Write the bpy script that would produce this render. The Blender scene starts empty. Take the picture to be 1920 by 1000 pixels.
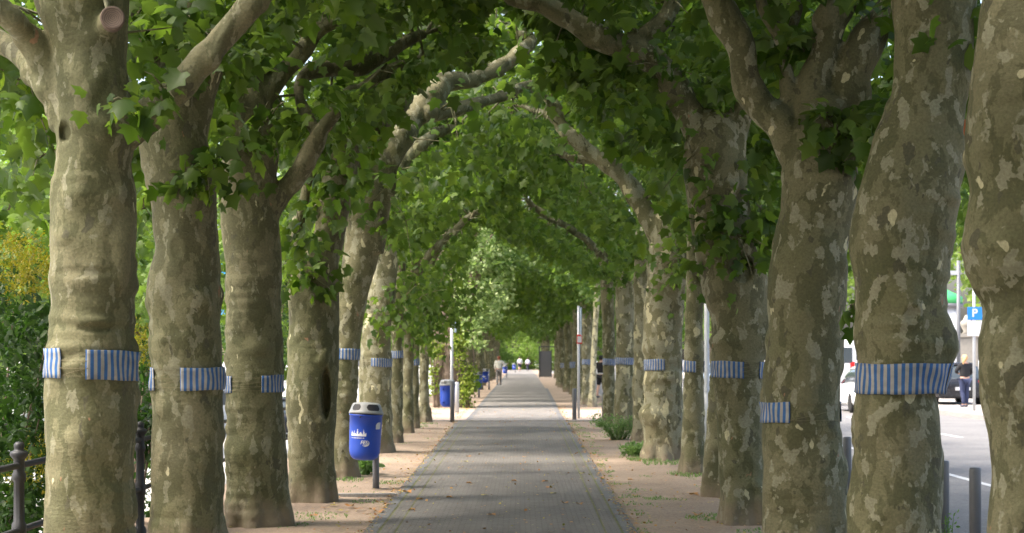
import bpy, bmesh, math, random
import numpy as np
from mathutils import Vector, Matrix, noise
from mathutils.bvhtree import BVHTree

# ------------------------------------------------------------------ camera, sky, sun, exposure
S = bpy.context.scene
COL = S.collection
R = math.radians
F, CX, HY, CH = 3200.0, 976.0, 672.0, 1.6
def P(px, py, D):
    return Vector(((px - CX) * D / F, D, CH - (py - HY) * D / F))

cd = bpy.data.cameras.new('camera'); cam = bpy.data.objects.new('camera', cd); COL.objects.link(cam)
cam.location = (0, 0, CH); cam.rotation_euler = (R(90), 0, 0)
cd.sensor_width = 36; cd.lens = 60; cd.clip_start = 0.1; cd.clip_end = 3000
cd.shift_x = -(CX - 960) / 1920; cd.shift_y = (HY - 500) / 1920
cd.dof.use_dof = True; cd.dof.focus_distance = 13.5; cd.dof.aperture_fstop = 4.5
S.camera = cam

SUN_EL, SUN_AZ = 56.0, 252.0          # azimuth: clockwise from +Y; the sun stands left and a little behind the camera
w = bpy.data.worlds.new('World'); S.world = w; w.use_nodes = True
nt = w.node_tree; sky = nt.nodes.new('ShaderNodeTexSky'); sky.sky_type = 'NISHITA'; sky.sun_disc = False
sky.sun_elevation = R(SUN_EL); sky.sun_rotation = R(SUN_AZ); sky.dust_density = 6.0; sky.air_density = 1.0; sky.ozone_density = 0.2
bg = nt.nodes['Background']; bg.inputs['Strength'].default_value = 0.15
nt.links.new(sky.outputs[0], bg.inputs[0])
sd = bpy.data.lights.new('sun', 'SUN'); sd.energy = 1.35; sd.angle = R(11); sd.color = (1.0, 0.95, 0.87)
sun = bpy.data.objects.new('sun', sd); COL.objects.link(sun)
sdir = Vector((math.sin(R(SUN_AZ)) * math.cos(R(SUN_EL)), math.cos(R(SUN_AZ)) * math.cos(R(SUN_EL)), math.sin(R(SUN_EL))))
sun.rotation_euler = sdir.to_track_quat('Z', 'Y').to_euler()
S.view_settings.view_transform = 'Standard'; S.view_settings.look = 'None'; S.view_settings.gamma = 1
S.view_settings.exposure = 2.02
S.cycles.max_bounces = 8; S.cycles.diffuse_bounces = 5; S.cycles.transmission_bounces = 5; S.cycles.transparent_max_bounces = 8

# ------------------------------------------------------------------ helpers
def tag(o, label=None, cat=None, group=None, kind=None):
    if label: o['label'] = label
    if cat: o['category'] = cat
    if group: o['group'] = group
    if kind: o['kind'] = kind
    return o
def empty(name, loc, label=None, cat=None, group=None, rz=0):
    o = bpy.data.objects.new(name, None); COL.objects.link(o); o.location = loc; o.rotation_euler = (0, 0, rz)
    o.empty_display_size = 0.1
    return tag(o, label, cat, group)
def link(name, me, mats, parent=None, smooth=True):
    if not isinstance(mats, (list, tuple)): mats = [mats]
    if len(me.materials) == 0:
        for m in mats: me.materials.append(m)
    if smooth: me.polygons.foreach_set('use_smooth', [True] * len(me.polygons))
    o = bpy.data.objects.new(name, me); COL.objects.link(o)
    if parent: o.parent = parent
    return o
def copy_tree(o, parent=None):
    c = o.copy(); COL.objects.link(c)
    if parent: c.parent = parent
    for ch in list(o.children): copy_tree(ch, c)
    return c
class MB:
    def __init__(s): s.v = []; s.f = []; s.mi = []
    def add(s, vs, fs, mi=0):
        n = len(s.v); s.v += [tuple(v) for v in vs]; s.f += [tuple(i + n for i in f) for f in fs]; s.mi += [mi] * len(fs); return s
    def box(s, x0, x1, y0, y1, z0, z1, mi=0):
        v = [(x, y, z) for z in (z0, z1) for y in (y0, y1) for x in (x0, x1)]
        return s.add(v, [(0, 2, 3, 1), (4, 5, 7, 6), (0, 1, 5, 4), (2, 6, 7, 3), (0, 4, 6, 2), (1, 3, 7, 5)], mi)
    def rbox(s, x0, x1, y0, y1, z0, z1, b=0.01, mi=0):
        bm = bmesh.new(); bmesh.ops.create_cube(bm, size=1)
        for v in bm.verts: v.co = Vector(((x0 + x1) / 2 + v.co.x * (x1 - x0), (y0 + y1) / 2 + v.co.y * (y1 - y0), (z0 + z1) / 2 + v.co.z * (z1 - z0)))
        bmesh.ops.bevel(bm, geom=bm.edges[:], offset=b, segments=2, affect='EDGES')
        bm.verts.index_update()
        s.add([v.co for v in bm.verts], [[v.index for v in f.verts] for f in bm.faces], mi); bm.free(); return s
    def lathe(s, prof, n=24, c=(0, 0, 0), mi=0, sx=1, sy=1, cap=True):
        vs = []; fs = []
        for r, z in prof:
            for i in range(n):
                a = 2 * math.pi * i / n; vs.append((c[0] + r * sx * math.cos(a), c[1] + r * sy * math.sin(a), c[2] + z))
        for j in range(len(prof) - 1):
            for i in range(n):
                k = (i + 1) % n; fs.append((j * n + i, j * n + k, (j + 1) * n + k, (j + 1) * n + i))
        if cap:
            fs.append(tuple(range(n - 1, -1, -1))); fs.append(tuple((len(prof) - 1) * n + i for i in range(n)))
        return s.add(vs, fs, mi)
    def tube(s, pts, rad, n=10, mi=0, cap=True):
        pts = [Vector(p) for p in pts]
        if not hasattr(rad, '__len__'): rad = [rad] * len(pts)
        vs = []; fs = []
        t = (pts[1] - pts[0]).normalized(); u = t.orthogonal().normalized()
        for i, p in enumerate(pts):
            a = pts[max(i - 1, 0)]; b = pts[min(i + 1, len(pts) - 1)]; t = (b - a).normalized()
            u = (u - t * u.dot(t)); u = u.normalized() if u.length > 1e-6 else t.orthogonal().normalized(); v = t.cross(u)
            for k in range(n):
                q = 2 * math.pi * k / n; vs.append(p + (u * math.cos(q) + v * math.sin(q)) * rad[i])
        for j in range(len(pts) - 1):
            for i in range(n):
                k = (i + 1) % n; fs.append((j * n + i, j * n + k, (j + 1) * n + k, (j + 1) * n + i))
        if cap:
            fs.append(tuple(range(n - 1, -1, -1))); fs.append(tuple((len(pts) - 1) * n + i for i in range(n)))
        return s.add(vs, fs, mi)
    def mesh(s, name='m'):
        me = bpy.data.meshes.new(name); me.from_pydata(s.v, [], s.f)
        me.polygons.foreach_set('material_index', s.mi); me.update(); return me
    def build(s, name, mats, parent=None, smooth=False):
        return link(name, s.mesh(name), mats, parent, smooth)
def resample(pts, rad, step):
    """Catmull-Rom through points with radii"""
    pts = [Vector(p) for p in pts]; P2 = [pts[0] * 2 - pts[1]] + pts + [pts[-1] * 2 - pts[-2]]; R2 = [rad[0]] + list(rad) + [rad[-1]]
    op = []; orr = []
    for i in range(1, len(P2) - 2):
        n = max(1, int((P2[i + 1] - P2[i]).length / step))
        for k in range(n):
            t = k / n; a, b, c, d = P2[i - 1:i + 3]
            op.append(0.5 * ((2 * b) + (c - a) * t + (2 * a - 5 * b + 4 * c - d) * t * t + (3 * b - a - 3 * c + d) * t ** 3))
            orr.append(R2[i] * (1 - t) + R2[i + 1] * t)
    op.append(pts[-1]); orr.append(rad[-1]); return op, orr

# ------------------------------------------------------------------ materials
def mat(name, col=(.5, .5, .5), rough=.6, metal=0, spec=.5):
    m = bpy.data.materials.new(name); m.use_nodes = True; b = m.node_tree.nodes['Principled BSDF']
    b.inputs['Base Color'].default_value = (*col, 1); b.inputs['Roughness'].default_value = rough
    b.inputs['Metallic'].default_value = metal; b.inputs['Specular IOR Level'].default_value = spec
    return m
class N:
    def __init__(s, m): s.t = m.node_tree; s.b = s.t.nodes['Principled BSDF']
    def n(s, ty, **kw):
        x = s.t.nodes.new(ty)
        for k, v in kw.items(): setattr(x, k, v)
        return x
    def l(s, a, b): s.t.links.new(a, b)
    def coord(s, scale=(1, 1, 1), kind='Object', warp=0, wscale=3, wrand=True):
        tc = s.n('ShaderNodeTexCoord'); mp = s.n('ShaderNodeMapping'); mp.inputs['Scale'].default_value = scale
        src = tc.outputs[kind]
        if warp:
            nz = s.noise(src, wscale, 3); v = s.n('ShaderNodeVectorMath', operation='MULTIPLY_ADD')
            s.l(nz.outputs['Color'], v.inputs[0]); v.inputs[1].default_value = (warp,) * 3; s.l(src, v.inputs[2]); src = v.outputs[0]
        s.l(src, mp.inputs[0]); return mp.outputs[0]
    def noise(s, vec, scale, detail=4, rough=.55, wr=None, woff=0):
        x = s.n('ShaderNodeTexNoise'); x.inputs['Scale'].default_value = scale; x.inputs['Detail'].default_value = detail; x.inputs['Roughness'].default_value = rough
        if wr is not None:
            x.noise_dimensions = '4D'; a = s.n('ShaderNodeMath', operation='MULTIPLY_ADD'); s.l(wr, a.inputs[0]); a.inputs[1].default_value = 37.0; a.inputs[2].default_value = woff; s.l(a.outputs[0], x.inputs['W'])
        s.l(vec, x.inputs['Vector']); return x
    def ramp(s, fac, stops):
        x = s.n('ShaderNodeValToRGB'); e = x.color_ramp.elements
        while len(e) < len(stops): e.new(.5)
        for k, (p, c) in enumerate(stops):
            e[k].position = p; e[k].color = (c, c, c, 1) if not hasattr(c, '__len__') else (*c, 1)
        s.l(fac, x.inputs[0]); return x.outputs[0]
    def mix(s, fac, a, b, mode='MIX'):
        x = s.n('ShaderNodeMix', data_type='RGBA', blend_type=mode)
        for i, v in ((0, fac), (6, a), (7, b)):
            if hasattr(v, 'is_output'): s.l(v, x.inputs[i])
            else: x.inputs[i].default_value = v if i == 0 else (*v, 1)
        return x.outputs[2]
    def math(s, op, a, b=None):
        x = s.n('ShaderNodeMath', operation=op)
        for i, v in enumerate((a, b)):
            if v is None: continue
            if hasattr(v, 'is_output'): s.l(v, x.inputs[i])
            else: x.inputs[i].default_value = v
        return x.outputs[0]
    def bump(s, h, strength=.5, dist=.01, prev=None):
        x = s.n('ShaderNodeBump'); x.inputs['Strength'].default_value = strength; x.inputs['Distance'].default_value = dist
        s.l(h, x.inputs['Height'])
        if prev: s.l(prev, x.inputs['Normal'])
        return x.outputs[0]
    def base(s, c): s.l(c, s.b.inputs['Base Color'])
    def normal(s, c): s.l(c, s.b.inputs['Normal'])

def bark_mat(name, pale=0.0, brown=False, vs=1.0, k=1.0, soft=0.0):
    m = mat(name, rough=.78, spec=.25); g = N(m)
    oi = g.n('ShaderNodeObjectInfo'); rnd = oi.outputs['Random']
    co = g.coord((1, 1, .5 * vs), warp=.16, wscale=5)
    co2 = g.coord((1, 1, .6 * vs), warp=.10, wscale=9)
    raw = g.coord()
    big = g.ramp(g.noise(raw, 1.3, 2, wr=rnd).outputs[0], [(.35, 0), (.65, 1)])
    if brown:
        bk = g.coord((1, 1, .12), warp=.05)
        r = g.ramp(g.noise(bk, 22, 4, wr=rnd).outputs[0], [(.3, (.07, .05, .035)), (.7, (.26, .2, .15))])
        g.base(r); g.normal(g.bump(g.noise(bk, 22, 4, wr=rnd).outputs[0], 1, .04)); return m
    dark = g.mix(big, (.082, .084, .038), (.102, .097, .052))
    mid = g.mix(big, (.126, .122, .062), (.155, .142, .082))
    a = g.ramp(g.noise(co, 5.6 * k, 5, .6, rnd, 3).outputs[0], [(.485 - pale, 0), (.505 - pale, 1)])
    c = g.mix(a, dark, mid)
    b_ = g.ramp(g.noise(co2, 8.5 * k, 4, .5, rnd, 11).outputs[0], [(.575 - pale, 0), (.59 - pale, 1)])
    c = g.mix(g.math('MULTIPLY', b_, 1 - soft), c, (.215, .208, .138))
    d_ = g.ramp(g.noise(co2, 9.0, 3, .45, rnd, 23).outputs[0], [(.64, 0), (.652, 1)])
    c = g.mix(d_, c, (.078, .075, .044))
    cr = g.ramp(g.noise(co, 8.0, 2, .4, rnd, 31).outputs[0], [(.705 - pale * 1.3, 0), (.715 - pale * 1.3, 1)])
    c = g.mix(cr, c, (.40, .37, .23))
    rd = g.ramp(g.noise(co, 13.0, 2, .4, rnd, 41).outputs[0], [(.745, 0), (.755, .6)])
    c = g.mix(rd, c, (.30, .15, .09))
    fine = g.noise(raw, 60, 3, .6); c = g.mix(.35, c, g.ramp(fine.outputs[0], [(.3, .25), (.7, .85)]), 'OVERLAY')
    # dust and soil splashed on the foot of the trunk
    tc = g.n('ShaderNodeTexCoord'); sp = g.n('ShaderNodeSeparateXYZ'); g.l(tc.outputs['Object'], sp.inputs[0])
    zz = g.math('MULTIPLY_ADD', g.noise(raw, 5, 3).outputs[0], .5); zz.node.inputs[2].default_value = -.25
    zz = g.math('SUBTRACT', sp.outputs[2], zz); foot = g.ramp(zz, [(.02, .75), (.32, 0)])
    c = g.mix(foot, c, (.20, .155, .11))
    g.base(c)
    wr = g.noise(g.coord((1.5, 1.5, 9), warp=.12), 5, 4, .6, rnd, 5)
    wm = g.ramp(g.noise(raw, 2.2, 2, wr=rnd, woff=9).outputs[0], [(.45, 0), (.6, 1)])
    h1 = g.math('MULTIPLY', wr.outputs[0], wm)
    n1 = g.bump(h1, .4, .02)
    n2 = g.bump(g.math('ADD', b_, g.math('MULTIPLY', a, .6)), -.9, .010, n1)
    n3 = g.bump(g.noise(raw, 38, 4, .6).outputs[0], .5, .012, n2)
    g.normal(n3); return m
BARK = bark_mat('plane_bark', .01, k=1.15); BARK_SMOOTH = bark_mat('smooth_plane_bark', -.006, vs=.7, k=1.35, soft=.35); BARK_PALE = bark_mat('pale_plane_bark', .07); BARK_BROWN = bark_mat('furrowed_bark', brown=True)

def leaf_mat(name, c1, c2, c3, trans=.45, under=None, tr_gain=(1.6, 2.0, 0.9), rough=.45):
    m = mat(name, rough=rough, spec=.25); g = N(m)
    geo = g.n('ShaderNodeNewGeometry'); r = geo.outputs['Random Per Island']
    c = g.ramp(r, [(0, c1), (.5, c2), (1, c3)])
    if under: c = g.mix(g.math('MULTIPLY', geo.outputs['Backfacing'], .85), c, under)
    g.base(c)
    out = g.t.nodes['Material Output']; tr = g.n('ShaderNodeBsdfTranslucent')
    tcol = g.mix(1.0, c, tr_gain, 'MULTIPLY'); g.l(tcol, tr.inputs[0])
    mx = g.n('ShaderNodeMixShader'); mx.inputs[0].default_value = trans
    g.l(g.b.outputs[0], mx.inputs[1]); g.l(tr.outputs[0], mx.inputs[2]); g.l(mx.outputs[0], out.inputs[0])
    return m
LEAF = leaf_mat('plane_leaf', (.032, .066, .012), (.052, .098, .017), (.098, .15, .032), under=(.06, .10, .028), tr_gain=(2.25, 2.25, .85), rough=.45, trans=.5)
LEAF_LIGHT = leaf_mat('light_leaf', (.10, .15, .035), (.15, .21, .05), (.21, .265, .08))
LEAF_SILVER = leaf_mat('silver_leaf', (.11, .17, .05), (.22, .28, .12), (.36, .40, .21), trans=.35)
LEAF_DARK = leaf_mat('shrub_leaf', (.016, .038, .008), (.028, .06, .012), (.045, .085, .02), trans=.35)
LEAF_IVY = leaf_mat('ivy_leaf', (.08, .12, .02), (.16, .20, .035), (.28, .31, .07))
LEAF_WEED = leaf_mat('weed_leaf', (.09, .15, .05), (.13, .20, .08), (.19, .26, .12))
LEAF_DRY = leaf_mat('dry_leaf', (.22, .09, .03), (.33, .15, .05), (.42, .24, .07), trans=.1)
LEAF_FALL = leaf_mat('yellow_leaf', (.30, .25, .05), (.38, .30, .06), (.22, .22, .07), trans=.1)
BLOSSOM = leaf_mat('yellow_blossom', (.22, .17, .015), (.28, .23, .02), (.16, .18, .025), trans=.3)

def flecks(name, c1, c2, c3, scale, rough=.9, patch=.6, bumpd=.01):
    m = mat(name, rough=rough, spec=.2); g = N(m); co = g.coord()
    a = g.ramp(g.noise(co, .8, 4).outputs[0], [(.35, c1), (.65, c2)])
    b = g.ramp(g.noise(co, scale, 3, .7).outputs[0], [(.40, 0), (.68, 1)])
    c = g.mix(g.math('MULTIPLY', b, patch), a, c3)
    d = g.ramp(g.noise(co, scale * .35, 3, .7).outputs[0], [(.35, .35), (.6, .6)])
    c = g.mix(.5, c, d, 'OVERLAY'); g.base(c)
    g.normal(g.bump(g.noise(co, scale * .8, 5, .7).outputs[0], .8, bumpd)); return m
SAND = flecks('sandy_gravel', (.21, .155, .112), (.31, .235, .175), (.42, .345, .27), 55, patch=.5)
EARTH = flecks('quay_ground', (.30, .29, .26), (.42, .41, .38), (.5, .5, .48), 12)
ASPHALT = flecks('asphalt', (.10, .105, .11), (.13, .13, .135), (.20, .20, .20), 60)
ROADM = flecks('road_asphalt', (.14, .14, .14), (.18, .178, .175), (.25, .24, .235), 60)
STONE = flecks('pale_stone', (.30, .27, .24), (.36, .33, .30), (.46, .43, .4), 30)
CROSS = flecks('crossing_gravel', (.32, .245, .19), (.38, .30, .24), (.46, .40, .34), 40)
KERB = flecks('kerb_granite', (.22, .22, .21), (.28, .27, .26), (.4, .39, .38), 70)
EDGE = flecks('edging_stone', (.105, .108, .11), (.14, .14, .14), (.19, .19, .185), 40)
MOSS = flecks('mossy_joint', (.09, .10, .05), (.13, .12, .08), (.20, .22, .08), 14)
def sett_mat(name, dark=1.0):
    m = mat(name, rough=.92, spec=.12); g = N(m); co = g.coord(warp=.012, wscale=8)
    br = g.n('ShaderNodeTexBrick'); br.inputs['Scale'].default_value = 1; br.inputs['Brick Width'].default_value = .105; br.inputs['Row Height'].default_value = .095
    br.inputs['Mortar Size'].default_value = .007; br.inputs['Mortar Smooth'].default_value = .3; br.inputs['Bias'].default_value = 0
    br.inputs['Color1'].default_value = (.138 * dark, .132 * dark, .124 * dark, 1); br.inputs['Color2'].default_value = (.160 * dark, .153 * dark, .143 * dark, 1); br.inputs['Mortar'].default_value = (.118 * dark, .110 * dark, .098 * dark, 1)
    g.l(co, br.inputs['Vector'])
    big = g.ramp(g.noise(g.coord((1, .35, 1)), 1.6, 4).outputs[0], [(.3, .38), (.7, .62)])
    c = g.mix(.6, br.outputs['Color'], big, 'OVERLAY')
    dirt = g.ramp(g.noise(g.coord(), 26, 4, .7).outputs[0], [(.55, 0), (.72, .55)]); c = g.mix(dirt, c, (.25, .21, .16))
    g.base(c); g.normal(g.bump(g.math('SUBTRACT', g.noise(co, 50, 3).outputs[0], g.math('MULTIPLY', br.outputs['Fac'], 1.2)), .6, .008)); return m
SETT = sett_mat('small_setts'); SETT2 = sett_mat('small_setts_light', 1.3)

def paint(name, col, rough=.35, dirt=.25, metal=0):
    m = mat(name, col, rough, metal); g = N(m); n = g.noise(g.coord(), 9, 5, .65)
    g.base(g.mix(g.math('MULTIPLY', g.ramp(n.outputs[0], [(.45, 0), (.75, 1)]), dirt), col, tuple(c * .55 + .05 for c in col)))
    g.l(g.ramp(n.outputs[0], [(.3, max(rough - .08, 0)), (.8, min(rough + .2, 1))]), g.b.inputs['Roughness']); return m
BLUE = paint('bin_blue', (.008, .055, .40), .4, .25); LIDGREY = paint('lid_grey', (.24, .25, .25), .5, .6)
STEEL = paint('galvanised_steel', (.42, .44, .46), .5, .3, .2); DKSTEEL = paint('dark_grey_steel', (.15, .155, .165), .5, .4, .2)
IRON = paint('cast_iron', (.022, .023, .026), .5, .5, .2); WHITE = paint('white_print', (.55, .56, .58), .5, .3)
BLACK = paint('black_and_recess_shade', (.01, .01, .012), .6, .2); CARBLACK = paint('black_paint', (.012, .013, .017), .2, .2)  # plain black for small parts, also the painted shade of the bin slots
CARWHITE = paint('white_paint', (.72, .73, .74), .25, .1); CARBLUE = paint('pale_blue_paint', (.28, .36, .46), .25, .1); CARGREY = paint('silver_paint', (.35, .36, .38), .25, .1)
GLASS = mat('car_glass', (.05, .065, .075), .08); TYRE = mat('tyre', (.015, .015, .015), .8); RIM = mat('rim', (.45, .46, .48), .35, .8)
REDL = mat('tail_light_red', (.55, .01, .01), .3); ROADWHITE = paint('road_white', (.55, .55, .54), .7, .7); SIGNBLUE = paint('sign_blue', (.01, .18, .55), .4, .1)
ORANGE = paint('orange_plate', (.55, .13, .035), .6, .4); PANELBLUE = paint('banner_blue', (.02, .28, .60), .5, .2); REDP = paint('sign_red', (.55, .03, .02), .4, .1)
GREENT = paint('green_trim', (.05, .40, .12), .4, .1); ROPE = mat('cord', (.17, .15, .085), .8); GREYWALL = paint('old_render', (.30, .28, .24), .85, .6)
SKIN = mat('skin', (.55, .33, .24), .55)
def cloth_mat():
    m = mat('striped_canvas', rough=.85, spec=.15); g = N(m); uv = g.n('ShaderNodeUVMap'); sp = g.n('ShaderNodeSeparateXYZ'); g.l(uv.outputs[0], sp.inputs[0])
    fr = g.math('FRACT', g.math('DIVIDE', sp.outputs[0], .0465)); st = g.ramp(fr, [(.47, 0), (.50, 1), (.97, 1), (1.0, 0)])
    c = g.mix(st, (.32, .315, .30), (.045, .12, .29))
    n = g.noise(g.coord(), 12, 4); c = g.mix(.5, c, g.ramp(n.outputs[0], [(.3, .25), (.7, .65)]), 'OVERLAY')
    g.base(c); g.normal(g.bump(g.noise(g.coord(), 350, 2).outputs[0], .3, .001)); return m
CLOTH = cloth_mat()

# ------------------------------------------------------------------ leaves
def ring_tris(n): return [(0, k, k % n + 1) for k in range(1, n + 1)]
_half = [(.22, -.09), (.46, .04), (.33, .22), (.52, .50), (.26, .55)]
MAPLE = [(0, .28, 0), (0, 0, 0)] + [(x, y, -.38 * abs(x) - .12 * y * y) for x, y in _half] + [(.03, .95, -.22)] + [(-x, y, -.38 * abs(x) - .12 * y * y) for x, y in reversed(_half)]
MAPLE_T = ring_tris(len(MAPLE) - 1)
OVAL = [(0, .5, .03), (0, 0, 0), (.24, .25, -.05), (.22, .68, -.05), (0, 1, -.08), (-.22, .68, -.05), (-.24, .25, -.05)]
OVAL_T = ring_tris(6)
FIVE = [(0, .35, .04), (0, 0, 0), (.45, .1, -.06), (.42, .6, -.06), (0, .95, -.08), (-.42, .6, -.06), (-.45, .1, -.06)]
FIVE_T = ring_tris(6)
def rs(seed): return np.random.default_rng(seed)
def leaf_arrays(pos, out, size, rng, tmpl, tris, droop=.5, upb=.9):
    n = len(pos); T = np.array(tmpl)
    d = out + rng.normal(0, .55, (n, 3)); d[:, 2] -= droop; d /= np.linalg.norm(d, axis=1, keepdims=True) + 1e-9
    nr = rng.normal(0, .55, (n, 3)); nr[:, 2] += upb; nr -= d * (nr * d).sum(1, keepdims=True); nr /= np.linalg.norm(nr, axis=1, keepdims=True) + 1e-9
    u = np.cross(d, nr); s = (size * rng.uniform(.5, 1.3, n))[:, None, None]
    v = pos[:, None, :] + s * (T[None, :, 0:1] * u[:, None, :] + T[None, :, 1:2] * d[:, None, :] + T[None, :, 2:3] * nr[:, None, :])
    k = len(T); f = (np.array(tris)[None] + (np.arange(n) * k)[:, None, None]).reshape(-1, 3)
    return v.reshape(-1, 3), f
def np_mesh(name, parts):
    """parts: list of (verts, tri/quads faces ndarray, matindex)"""
    V = np.concatenate([p[0] for p in parts]); me = bpy.data.meshes.new(name)
    off = 0; loops = []; starts = []; mi = []; ls = 0
    for v, f, m in parts:
        f = np.asarray(f); loops.append((f + off).ravel()); k = f.shape[1]; starts.append(ls + np.arange(len(f)) * k); ls += f.size; mi.append(np.full(len(f), m)); off += len(v)
    loops = np.concatenate(loops); starts = np.concatenate(starts); mi = np.concatenate(mi)
    me.vertices.add(len(V)); me.vertices.foreach_set('co', V.astype(np.float32).ravel())
    me.loops.add(len(loops)); me.loops.foreach_set('vertex_index', loops.astype(np.int32))
    me.polygons.add(len(starts)); me.polygons.foreach_set('loop_start', starts.astype(np.int32)); me.polygons.foreach_set('material_index', mi.astype(np.int32))
    me.update(calc_edges=True); return me
def clump_leaves(centers, n_per, rad, rng, flat=.6):
    m = len(centers); d = rng.normal(0, 1, (m, n_per, 3)); d /= np.linalg.norm(d, axis=2, keepdims=True)
    r = rng.uniform(.25, 1, (m, n_per, 1)) ** .6
    p = centers[:, None, :] + d * r * np.array([rad, rad, rad * flat]); o = d.copy(); return p.reshape(-1, 3), o.reshape(-1, 3)
def tube_np(pts, rad, n=4):
    mb = MB(); mb.tube(pts, rad, n, cap=False); return np.array(mb.v), np.array(mb.f)

# ------------------------------------------------------------------ plane trees
def arch_low(X, y):
    return 3.3 + 1.35 * np.exp(-(X / 1.5) ** 2) - .25 * np.clip(-X - 3.2, 0, 3) + .22 * np.sin(X * 2.1 + y * 1.3)
def crown_mesh(X0, side, limbs, seed, nclump, per, size, simple=False, sprigs=(), ylen=2.3, gap=False, twigs=True, low=0., clear=0., D=0.):
    """limbs: polylines in local coordinates; the crown spreads from X=-6 to .8 (left row) in world, stored locally"""
    rng = rs(seed); m = nclump
    Xw = -side * rng.uniform(-.9, 6.3, m) * 1.0
    Xw = np.where(rng.random(m) < .35, -side * rng.uniform(-.9, 3.0, m), Xw)     # denser above the path
    Xw = -Xw
    y = rng.uniform(-ylen, ylen, m)
    zb = arch_low(Xw, y + seed) + low; zt = 7.1 - .06 * Xw ** 2
    q = rng.random(m); q = np.where(rng.random(m) < .45, q * .22, q)
    z = zb + (zt - zb) * q
    C = np.stack([Xw - X0, y, z], 1)
    if any(len(l) for l in limbs):
        L = np.array([tuple(p) for l in limbs for p in l])
    else: L = np.array([[0, 0, 4.]])
    # extra clumps hugging the limbs
    k = rng.integers(0, len(L), m // 4); C2 = L[k] + rng.normal(0, .38, (len(k), 3)); C2[:, 2] += .15
    C2 = C2[C2[:, 2] > 3.55 - CH * 0]
    C = np.concatenate([C, C2])
    if clear: C = C[~((C[:, 1] < .75) & (C[:, 2] < clear))]
    pos, out = clump_leaves(C, per, .42, rng)
    if 8 < D < 45:                     # leave the big limbs bare, as they are on these pruned trees
        wy = pos[:, 1] + D; px = CX + (pos[:, 0] + X0) * F / wy; py = HY - (pos[:, 2] - CH) * F / wy; kill = np.zeros(len(pos), bool); jit = rng.uniform(.75, 1.25, len(pos))
        for (kx, ky, kh, kd) in KEEP: kill |= (wy < kd + .25) & (np.hypot(px - kx, py - ky) < (kh * .7 + 260 / wy) * jit)
        kill &= rng.random(len(pos)) < .985; pos = pos[~kill]; out = out[~kill]
    T, TT = (FIVE, FIVE_T) if simple else (MAPLE, MAPLE_T)
    parts = [(*leaf_arrays(pos, out, size, rng, T, TT), 0)]
    for (sx, sy, sz, n, r) in sprigs:
        c = np.array([[sx, sy, sz]]); nn = max(1, int(n))
        p = c + rng.normal(0, 1, (nn, 3)) * np.array([r, r * .8, r * .75]) * .6
        o = (p - c) / (np.linalg.norm(p - c, axis=1, keepdims=True) + 1e-6) * .5
        parts.append((*leaf_arrays(p, o, size * .9, rng, MAPLE, MAPLE_T, droop=.8), 0))
        for _ in range(4):
            e = c[0] + rng.normal(0, r * .6, 3); parts.append((*tube_np([c[0] + np.array([0, .1, .05]), (c[0] + e) / 2 + np.array([0, 0, .05]), e], [.008, .005, .003]), 1))
    if twigs:
        for c in C[:: (2 if not simple else 6)]:
            d = L - c; j = int(np.argmin((d ** 2).sum(1))); a = L[j]
            if np.linalg.norm(a - c) > 1.2: continue
            if 8 < D < 45:
                wy = c[1] + D; qx = CX + (c[0] + X0) * F / wy; qy = HY - (c[2] - CH) * F / wy
                if any(wy < kd + .6 and math.hypot(qx - kx, qy - ky) < kh * 1.3 for (kx, ky, kh, kd) in KEEP): continue
            mid = (a + c) / 2 + rng.normal(0, .12, 3) + np.array([0, 0, .12])
            parts.append((*tube_np([a, a * .6 + mid * .4, mid, mid * .45 + c * .55, c], [.022, .016, .012, .008, .004]), 1))
    return np_mesh('crown', parts)

def remesh(mb, voxel, lumps=(), seed=0, amp=.02, smooth=4, decim=None):
    me = mb.mesh('tmp'); o = bpy.data.objects.new('tmp', me); COL.objects.link(o)
    r = o.modifiers.new('r', 'REMESH'); r.mode = 'VOXEL'; r.voxel_size = voxel
    sm = o.modifiers.new('s', 'SMOOTH'); sm.iterations = smooth; sm.factor = .5
    bpy.context.view_layer.update()
    ev = o.evaluated_get(bpy.context.evaluated_depsgraph_get()); res = bpy.data.meshes.new_from_object(ev)
    bpy.data.objects.remove(o); bpy.data.meshes.remove(me)
    n = len(res.vertices); co = np.empty(n * 3); res.vertices.foreach_get('co', co); co = co.reshape(-1, 3)
    nm = np.empty(n * 3); res.vertices.foreach_get('normal', nm); nm = nm.reshape(-1, 3)
    so = Vector((seed * 7.3, seed * 3.1, seed * 1.7)); d = np.zeros(n); fn = noise.noise
    for i in range(n):
        p = Vector(co[i]); a = fn(Vector((p.x * 3.2, p.y * 3.2, p.z * 2.6)) + so); b = fn(Vector((p.x * 7, p.y * 7, p.z * 6)) - so)
        # horizontal folds in the bark, in places
        fm = max(0., fn(Vector((p.x * 1.5, p.y * 1.5, p.z * 1.3)) + so * 2) + .12) * max(0., min(1., (3.7 - p.z) / .5))
        c = fn(Vector((p.x * 2.2, p.y * 2.2, p.z * 15)) + so)
        e = fn(Vector((p.x * 4.5, p.y * 4.5, p.z * 4.5)) + so * 3); knob = max(0, e - .33) * 2.2
        d[i] = amp * (a * 1.0 + b * .45 + c * fm * 1.1 + knob * 1.5)
    for (c, rad, h, w_) in lumps:      # c local centre on the front surface, rad in x, h in z, w_ amount (negative = hollow)
        q = ((co[:, 0] - c[0]) / rad) ** 2 + ((co[:, 2] - c[2]) / h) ** 2; front = nm[:, 1] < (.25 if w_ < 0 else .6)
        if w_ < 0:
            k = np.clip(1.6 - q * 1.3, 0, 1) * front; co[:, 1] -= w_ * k
        else: d += np.where(front, w_ * np.exp(-q * 1.2), 0)
    co += nm * d[:, None]; res.vertices.foreach_set('co', co.astype(np.float32).ravel()); res.update()
    return res

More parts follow.
